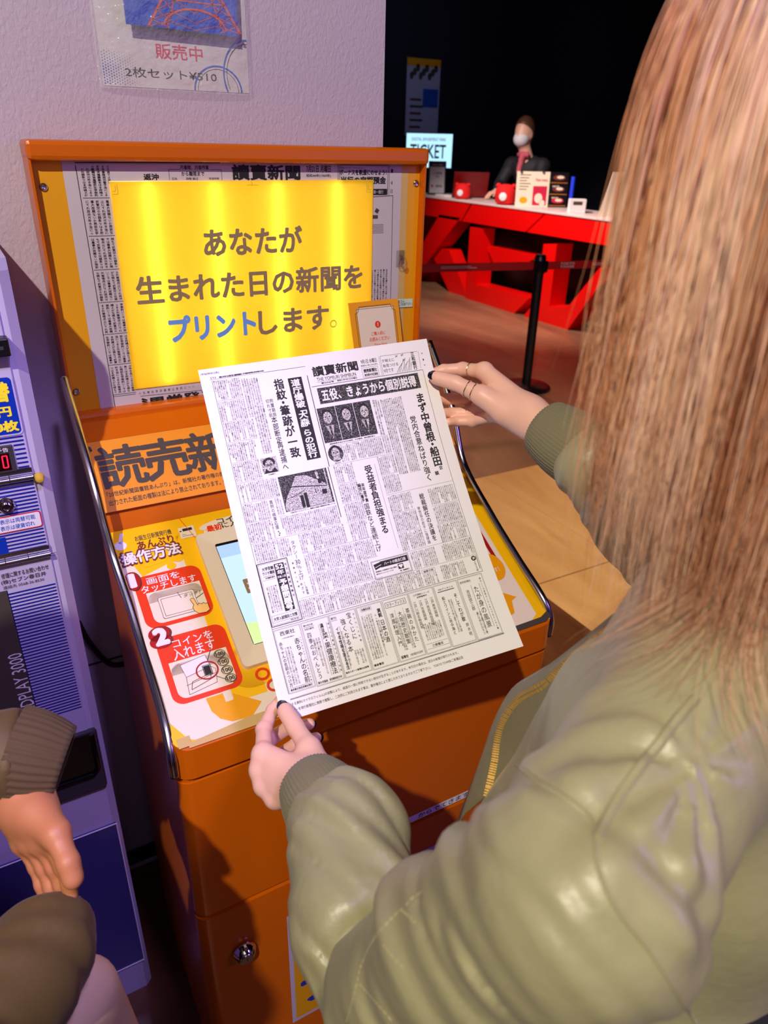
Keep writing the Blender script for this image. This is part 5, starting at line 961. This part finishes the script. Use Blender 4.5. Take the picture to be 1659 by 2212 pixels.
# hair: a soft under-shape and thousands of long strands that fall over the shoulder
def drape(n, rmin, rmax, zlo, zhi, seed, step=.0150, steps=34):
    g = np.random.default_rng(seed); ph = g.uniform(R_(52), R_(308), n); el = np.arccos(1-g.uniform(.0, .95, n)); lay = g.uniform(0, 1, n)
    s = 1+.09+.31*lay**1.1; rad = np.stack([.077*s, .097*s, .112*(1+.06+.10*lay)], 1)
    cosp, sinp = np.cos(ph), np.sin(ph); loc = np.stack([np.sin(el)*sinp*rad[:, 0], np.sin(el)*cosp*rad[:, 1], np.cos(el)*rad[:, 2]], 1)
    P = HC+(0, 0, .0)+loc[:, 0:1]*rgt+loc[:, 1:2]*fac+loc[:, 2:3]*np.array((0, 0, 1)); zend = g.uniform(zlo, zhi, n)+.05*(g.random(n) > .85)+.07*np.clip((loc[:, 1]+.02)/.08, -.6, 1)
    kend = np.zeros(n); out = [P.copy()]; vel = np.zeros_like(P); wob = g.uniform(0, 6.28, n); wa = g.normal(0, 1, (n, 2)); alive = np.ones(n, bool); hits = np.zeros(n); hmax = g.integers(1, 9, n); down = np.array((0, 0, -1.))
    clump = vnoise(np.stack([ph*5, el*2, 0*ph], 1), 5)-.5
    for k in range(steps):
        q = P-HC; lx, ly, lz = q@rgt, q@fac, q[:, 2]; nrm = np.stack([lx/rad[:, 0]**2, ly/rad[:, 1]**2, lz/rad[:, 2]**2], 1); N_ = nrm[:, 0:1]*rgt+nrm[:, 1:2]*fac+nrm[:, 2:3]*np.array((0, 0, 1)); N_ /= np.linalg.norm(N_, axis=1)[:, None]+1e-9
        tng = down-N_*(N_@down)[:, None]; tng /= np.linalg.norm(tng, axis=1)[:, None]+1e-6
        top = (lz > 0)[:, None]; hor = np.stack([lx, ly], 1); hor /= np.linalg.norm(hor, axis=1)[:, None]+1e-9; rad_dir = hor[:, 0:1]*rgt+hor[:, 1:2]*fac
        fl = (-.03+.03*lay+.07*clump+.03*np.sin(wob+k*.23)-.9*np.clip(1.45-P[:, 2], 0, .12)*(lx < -.02))[:, None]; D = np.where(top, tng, down+rad_dir*fl+np.stack([wa[:, 0], wa[:, 1], 0*lay], 1)*.028)
        D = D/np.linalg.norm(D, axis=1)[:, None]; vel = .5*vel+.5*D; vel /= np.linalg.norm(vel, axis=1)[:, None]+1e-9; Pn = P+vel*step
        d = sample(JV, Pn); hit = d < .005+.012*lay
        if hit.any():
            e = .004; gr = np.stack([sample(JV, Pn+np.eye(3)[a]*e)-sample(JV, Pn-np.eye(3)[a]*e) for a in range(3)], 1); gr /= np.linalg.norm(gr, axis=1)[:, None]+1e-9
            push = np.where(hit, .005+.012*lay-d, 0)[:, None]; Pn = Pn+gr*np.clip(push, 0, .012); vel = np.where(hit[:, None], Pn-P, vel); vel /= np.linalg.norm(vel, axis=1)[:, None]+1e-9
        hits += hit; stop = (Pn[:, 2] < zend) | (hits > hmax); alive &= ~stop; P = np.where(alive[:, None], Pn, P); kend += alive; out.append(P.copy())
    S = np.stack(out, 1); u = np.linspace(0, 1, 30)[None]*np.maximum(kend, 3)[:, None]; i = np.minimum(u.astype(int), S.shape[1]-2); w = (u-i)[..., None]; a = np.arange(n)[:, None]
    S = S[a, i]*(1-w)+S[a, i+1]*w; fr = np.linspace(0, 1, 30)[None, :, None]
    S = S+(g.normal(0, 1, (n, 1, 3))*.006*fr**2+np.sin(fr*g.uniform(5, 14, (n, 1, 1))+wob[:, None, None])*g.normal(0, .0016, (n, 1, 3))*fr)*(1, 1, .4)
    return S, lay, clump
def strand_mesh(name, S, r, tone, m, parent, n=3):
    N_, K, _ = S.shape; T_ = np.gradient(S, axis=1); T_ /= np.linalg.norm(T_, axis=2)[..., None]+1e-12; ref = np.where(np.abs(T_[..., 2:3]) > .9, np.array((1., .3, 0)), np.array((0, 0, 1.))); U_ = np.cross(T_, ref); U_ /= np.linalg.norm(U_, axis=2)[..., None]+1e-12; W_ = np.cross(T_, U_)
    tap = np.minimum(1, (K-1-np.arange(K))/(K*.6)+.12)[None, :, None]*r[:, None, None]; V = np.stack([S+(U_*math.cos(2*PI*k/n)+W_*math.sin(2*PI*k/n))*tap for k in range(n)], 2).reshape(-1, 3)
    b0 = (np.arange(N_)*K*n)[:, None, None]; i = np.arange(K-1)[None, :, None]*n; k = np.arange(n)[None, None, :]; k2 = (k+1) % n
    F = np.stack([b0+i+k, b0+i+k2, b0+i+n+k2, b0+i+n+k], -1).reshape(-1, 4); o = mesh(name, V, F, m, parent, True)
    at_ = o.data.attributes.new('tone', 'FLOAT', 'POINT'); at_.data.foreach_set('value', np.repeat(tone, K*n).astype(np.float32)); return o
S1, lay1, cl1 = drape(11500, 0, 0, 1.265, 1.36, 3)
hr = strand_mesh('hair', S1, rng.uniform(.00020, .00042, len(S1)), np.clip(.5+1.1*cl1+rng.normal(0, .22, len(S1)), 0, 1), 'hair_blond', WM)
S2, lay2, cl2 = drape(320, 0, 0, 1.27, 1.42, 9); S2 = S2+(np.linspace(0, 1, S2.shape[1])**1.5)[None, :, None]*rng.normal(0, .02, (len(S2), 1, 3))*(1, 1, .3)
strand_mesh('loose_strands', S2, rng.uniform(.00016, .0003, len(S2)), rng.uniform(.2, .9, len(S2)), 'hair_blond', hr)
mesh('scalp_hair', *surface(volume(lambda P: smax(smin(ellip(P, HC-fac*.008, (.079, .100, .113), YAW), cone(P, HC-fac*.03, HC-fac*.05+(0, 0, -.15), .088, .095), .04), ((P-HC)@fac)-.035+.5*np.clip(P[:, 2]-HC[2]-.03, 0, 1), .02), HC-.2, HC+(.2, .2, .14), .006)), 'hair_under', hr, True)
# ------------------------------------------------------------ second visitor at the left edge, arms folded
H2 = {'th': [(-0.0193, 0.4884, 0.9745), (-0.0203, 0.4985, 0.9873), (-0.0249, 0.5227, 0.9988), (-0.0364, 0.5525, 1.0006)], 'ix': [(-0.0247, 0.4922, 0.9519), (-0.0229, 0.4975, 0.9628), (-0.0236, 0.5069, 0.9736), (-0.0295, 0.5296, 0.9849)], 'mi': [(-0.0302, 0.5002, 0.9393), (-0.0291, 0.5074, 0.9517), (-0.0305, 0.5187, 0.9642), (-0.0373, 0.5375, 0.9791)], 'ri': [(-0.0382, 0.5072, 0.9325), (-0.0382, 0.5161, 0.9439), (-0.0391, 0.5282, 0.9572), (-0.0460, 0.5471, 0.9723)], 'pi': [(-0.0458, 0.5188, 0.9296), (-0.0462, 0.5263, 0.9400), (-0.0467, 0.5381, 0.9517), (-0.0540, 0.5578, 0.9652)], 'wr': [(-0.0449, 0.5744, 0.9950), (-0.0443, 0.5992, 1.0218)]}
P2 = thing('person', 'visitor in brown padded jacket with folded arms at the left edge by the changer', 'person', (-.34, .36, 0))
f2, r2 = np.array([.93, .367, 0]), np.array([.367, -.93, 0]); Y2 = math.atan2(r2[1], r2[0]); B2 = np.array([-.34, .36, 0])
LS, RS = B2-r2*.175+(0, 0, 1.25), B2+r2*.175+(0, 0, 1.25); LE, RE = np.array([-.225, .655, 1.055]), np.array([-.225, .33, .96]); LW, RW = np.array([-.043, .606, 1.030]), np.array([-.058, .468, .925])
H2C = B2+(0, 0, 1.515)+f2*.02
def body2(P):
    d = ellip(P, H2C, (.075, .094, .11), Y2); d = smin(d, ellip(P, H2C+f2*.03+(0, 0, -.055), (.056, .066, .07), Y2), .03); d = smin(d, cone(P, H2C+f2*.092+(0, 0, -.012), H2C+f2*.108+(0, 0, -.036), .006, .011), .01)
    for s in (-1, 1): d = smin(d, ellip(P, H2C+r2*s*.075+(0, 0, -.03), (.008, .018, .03), Y2), .006)
    d = smin(d, cone(P, H2C+(0, 0, -.08), B2+(0, 0, 1.28), .05, .055), .03); d = smin(d, cone(P, B2+(0, 0, 1.2), B2+(0, 0, .92), .095, .11), .05)
    d = smin(d, cone(P, LS+r2*.03, RS-r2*.03, .04, .04), .05)
    for a, b, c in ((LS, LE, LW), (RS, RE, RW)): d = smin(d, chain(P, [a, b, c], [.038, .034, .026], .01), .02)
    for s in (-1, 1): hp = B2+r2*s*.085+(0, 0, .86); d = smin(d, chain(P, [hp, hp+(0, 0, -.4)+f2*.02, hp+(0, 0, -.80)], [.085, .055, .036], .03), .03); d = smin(d, cone(P, hp+(0, 0, -.82), hp+(0, 0, -.83)+f2*.14, .034, .028), .02)
    return d
mesh('body', *join([surface(volume(body2, (-.62, .05, 0), (.10, .80, 1.70), .008)), hand_mesh(H2, (.6, .2, .5), .0014)]), 'skin_shaded', P2, True)
def coat2(P):
    t = cone(P, B2+(0, 0, 1.18), B2+(0, 0, .90), .13, .145, (f2, 1.1)); t = smin(t, cone(P, LS+r2*.02, RS-r2*.02, .06, .06), .06)-.004*(vnoise(P*(14, 14, 10), 61)-.5)
    a1 = chain(P, [LS, LE, LW], [.068, .060, .043], .02)+seg_fold(P, LE, LW, 22, .008, 71, .6); a1 = smax(a1, (P-LW)@((LW-LE)/np.linalg.norm(LW-LE))-.004, .006)
    a2 = chain(P, [RS, RE, RW], [.068, .062, .052], .02)+seg_fold(P, RE, RW, 20, .009, 77, -.7)
    return smax(smin(smin(t, a1, .02), a2, .012), .80-P[:, 2], .01)
mesh('padded_jacket', *surface(volume(coat2, (-.66, .02, .78), (.06, .80, 1.42), .006)), 'coat_brown', P2, True)
def cuff2(c, ax, r0, r1, L_):
    ax = np.array(ax)/np.linalg.norm(ax); n = 144; K = 10; P_, T_, U_, W_ = frames([c+ax*L_*i/K for i in range(K+1)]); V = []
    for i in range(K+1):
        r = r0+(r1-r0)*i/K+.003*math.sin(PI*i/K); V += [P_[i]+(U_[i]*math.cos(2*PI*k/n)+W_[i]*math.sin(2*PI*k/n))*(r+.0010*math.cos(36*2*PI*k/n)) for k in range(n)]
    F = [[i*n+k, i*n+(k+1) % n, (i+1)*n+(k+1) % n, (i+1)*n+k] for i in range(K) for k in range(n)]; q = len(V); V += [P_[K]+(v-P_[K])*.82 for v in V[-n:]]; F += [[K*n+k, K*n+(k+1) % n, q+(k+1) % n, q+k] for k in range(n)]
    mesh('cuff', V, F, 'knit_brown', P2, True, label='ribbed brown cuff')
cuff2(LW-(LW-LE)/np.linalg.norm(LW-LE)*.006, LW-LE+(.0, -.03, -.05), .044, .034, .050)
def tr2(P):
    d = smin(ellip(P, B2+(0, 0, .88), (.158, .138, .13), Y2), cone(P, B2+(0, 0, .98), B2+(0, 0, .86), .118, .13), .03)
    for s in (-1, 1): hp = B2+r2*s*.085+(0, 0, .86); d = smin(d, chain(P, [hp, hp+(0, 0, -.4)+f2*.02, hp+(0, 0, -.77)], [.106, .078, .068], .03), .04)
    return d
mesh('trousers', *surface(volume(tr2, (-.62, .08, .03), (-.08, .68, 1.12), .010)), 'trouser_black', P2, True)
mesh('hair', *surface(volume(lambda P: smax(ellip(P, H2C-f2*.008+(0, 0, .006), (.086, .106, .120), Y2), ((P-H2C)@f2)-.03-1.5*np.clip(P[:, 2]-H2C[2]-.03, -.1, 1), .02), H2C-.16, H2C+.16, .008)), 'hair_under', P2, True)
for s in (-1, 1): an = B2+r2*s*.085+(0, 0, .06); mesh('shoe', *surface(volume(lambda P: smax(smin(cone(P, an, an+f2*.15+(0, 0, -.02), .045, .042), cone(P, an, an+(0, 0, .05), .045, .048), .02), .002-P[:, 2], .004), (an-.12)*(1, 1, 0)+(0, 0, -.02), an+(.26, .22, .12), .007)), 'black', P2, True)
# pale tote bag hung on the folded arm
BG = thing('tote_bag', 'pale beige cloth bag hanging from the padded sleeve at the lower left', 'bag', (-.10, .43, .55))
bc = np.array([-.085, .425, 0])
def bag(P):
    q = P-bc; x, y, z = q[:, 0]*.62+q[:, 1]*.78, -q[:, 0]*.78+q[:, 1]*.62, q[:, 2]-.70; h = np.array([.12, .038, .16])
    w = np.stack([np.abs(x)-(h[0]-.03)+.25*np.clip(z, 0, 1)*.3, np.abs(y)-(h[1]-.03)*(1-.6*np.clip(z/.15, 0, 1)), np.abs(z)-(h[2]-.03)], 1); return np.linalg.norm(np.maximum(w, 0), axis=1)+np.minimum(w.max(1), 0)-.03-.004*(vnoise(P*22, 90)-.5)
mesh('pouch', *surface(volume(bag, (-.32, .22, .5), (.1, .65, .9), .006)), 'tote_beige', BG, True)
V, F = sweep(spline([bc+(-.06, -.05, .82), bc+(-.05, -.02, .90), bc+(-.045, .0, .955), bc+(-.02, .02, .96), bc+(.02, .045, .90), bc+(.055, .07, .80)], 8), .007, 8); mesh('strap', V, F, 'strap_pink', BG, True)
# ------------------------------------------------------------ attendant behind the counter (drawn to the size of the hall)
A3 = thing('person', 'masked attendant in dark jacket with pink scarf bent over laptop behind counter', 'person', (5.90, 7.06, 0))
hc = np.array([5.72, 7.06, 1.69]); f3 = np.array([-.93, -.36, 0]); r3 = np.array([-.36, .93, 0]); Y3 = math.atan2(r3[1], r3[0])
def att(P):
    d = ellip(P, hc, (.095, .118, .142), Y3); d = smin(d, ellip(P, hc+f3*.04+(0, 0, -.07), (.07, .08, .085), Y3), .03); d = smin(d, cone(P, hc+f3*.115+(0, 0, -.0), hc+f3*.135+(0, 0, -.035), .008, .013), .01)
    for s in (-1, 1): d = smin(d, ellip(P, hc+r3*s*.095+(0, 0, -.03), (.01, .022, .036), Y3), .006)
    d = smin(d, cone(P, hc+(.0, 0, -.1), (5.80, 7.06, 1.42), .065, .07), .03); d = smin(d, cone(P, (5.83, 7.06, 1.3), (5.95, 7.06, .95), .12, .12), .05)
    for a, b, c in (((5.74, 7.26, 1.36), (5.62, 7.28, 1.16), (5.47, 7.15, 1.10)), ((5.86, 6.86, 1.36), (5.74, 6.78, 1.14), (5.52, 6.92, 1.07))): d = smin(d, chain(P, [a, b, c], [.05, .042, .03], .02), .03)
    for s in (-1, 1): hp = np.array([5.95, 7.06, .95])+r3*s*.1; d = smin(d, chain(P, [hp, hp+(0, 0, -.45), hp+(0, 0, -.9)], [.1, .065, .045], .03), .03)
    return d
FH = {}
body3 = surface(volume(att, (5.40, 6.62, 0), (6.25, 7.5, 1.9), .014)); hands3 = []
for c, s in (((5.47, 7.15, 1.10), 1), ((5.52, 6.92, 1.07), -1)):
    c = np.array(c); k = np.array([-.9, -.2*s, -.25]); k /= np.linalg.norm(k); sd = np.array([.2, -.95, 0])*s; dn = np.array([0, 0, -1.])
    Hh = {n_: [tuple(c+k*(.165+l)+sd*o+dn*.03), tuple(c+k*(.145+l)+sd*o+dn*.018), tuple(c+k*(.115+l)+sd*o+dn*.005), tuple(c+k*.08+sd*o)] for n_, o, l in (('ix', .03, 0), ('mi', .01, .008), ('ri', -.01, .002), ('pi', -.028, -.014))}
    Hh['th'] = [tuple(c+k*.115+sd*.065+dn*.02), tuple(c+k*.09+sd*.058+dn*.015), tuple(c+k*.06+sd*.045+dn*.01), tuple(c+k*.03+sd*.025)]; Hh['wr'] = [tuple(c), tuple(c-k*.05)]
    hands3.append(hand_mesh(Hh, (0, 0, 1), .0035))
mesh('body', *join([body3]+hands3), 'skin', A3, True)
def suit(P):
    d = cone(P, (5.82, 7.06, 1.30), (5.96, 7.06, .92), .17, .165, ((1, 0, 0), 1.15)); d = smin(d, cone(P, (5.75, 7.25, 1.36), (5.87, 6.87, 1.36), .085, .085), .06)
    for a, b, c in (((5.74, 7.26, 1.36), (5.62, 7.28, 1.16), (5.50, 7.17, 1.115)), ((5.86, 6.86, 1.36), (5.74, 6.78, 1.14), (5.555, 6.90, 1.08))): d = smin(d, chain(P, [a, b, c], [.078, .066, .05], .02), .03)
    return smax(d-.006*(vnoise(P*12, 95)-.5), ellip(P, (5.74, 7.06, 1.46), (.11, .10, .10))*-1, .01)
mesh('jacket', *surface(volume(suit, (5.38, 6.6, .80), (6.25, 7.52, 1.56), .012)), 'suit_navy', A3, True)
mesh('trousers', *surface(volume(lambda P: np.minimum(*[chain(P, [np.array([5.95, 7.06, .98])+r3*s*.09, np.array([5.95, 7.06, .5])+r3*s*.1, np.array([5.95, 7.06, .05])+r3*s*.1], [.13, .09, .075], .02) for s in (-1, 1)]), (5.7, 6.7, 0), (6.2, 7.4, 1.14), .018)), 'suit_navy', A3, True)
mesh('hair', *surface(volume(lambda P: smax(smin(ellip(P, hc-f3*.012+(0, 0, .012), (.106, .130, .152), Y3), cone(P, hc-f3*.08+(0, 0, -.03), hc-f3*.10+(0, 0, -.14), .07, .05), .03), ((P-hc)@f3)-.035-1.5*np.clip(P[:, 2]-hc[2]-.035, -.1, 1), .02), hc-.26, hc+.22, .010)), 'hair_dark', A3, True)
mesh('face_mask', *surface(volume(lambda P: smax(smax(ellip(P, hc+f3*.045+(0, 0, -.068), (.086, .098, .082), Y3), -(((P-hc)@f3)-.035), .01), (P[:, 2]-hc[2])+.012, .01), hc-.2, hc+.2, .008)), 'mask_white', A3, True)
mesh('scarf', *surface(volume(lambda P: smin(cone(P, (5.70, 7.03, 1.47), (5.66, 7.02, 1.30), .035, .025), cone(P, (5.74, 7.13, 1.47), (5.72, 6.98, 1.47), .03, .03), .02)-.01*(vnoise(P*40, 12)-.5), (5.55, 6.85, 1.2), (5.9, 7.25, 1.6), .010)), 'scarf_pink', A3, True)
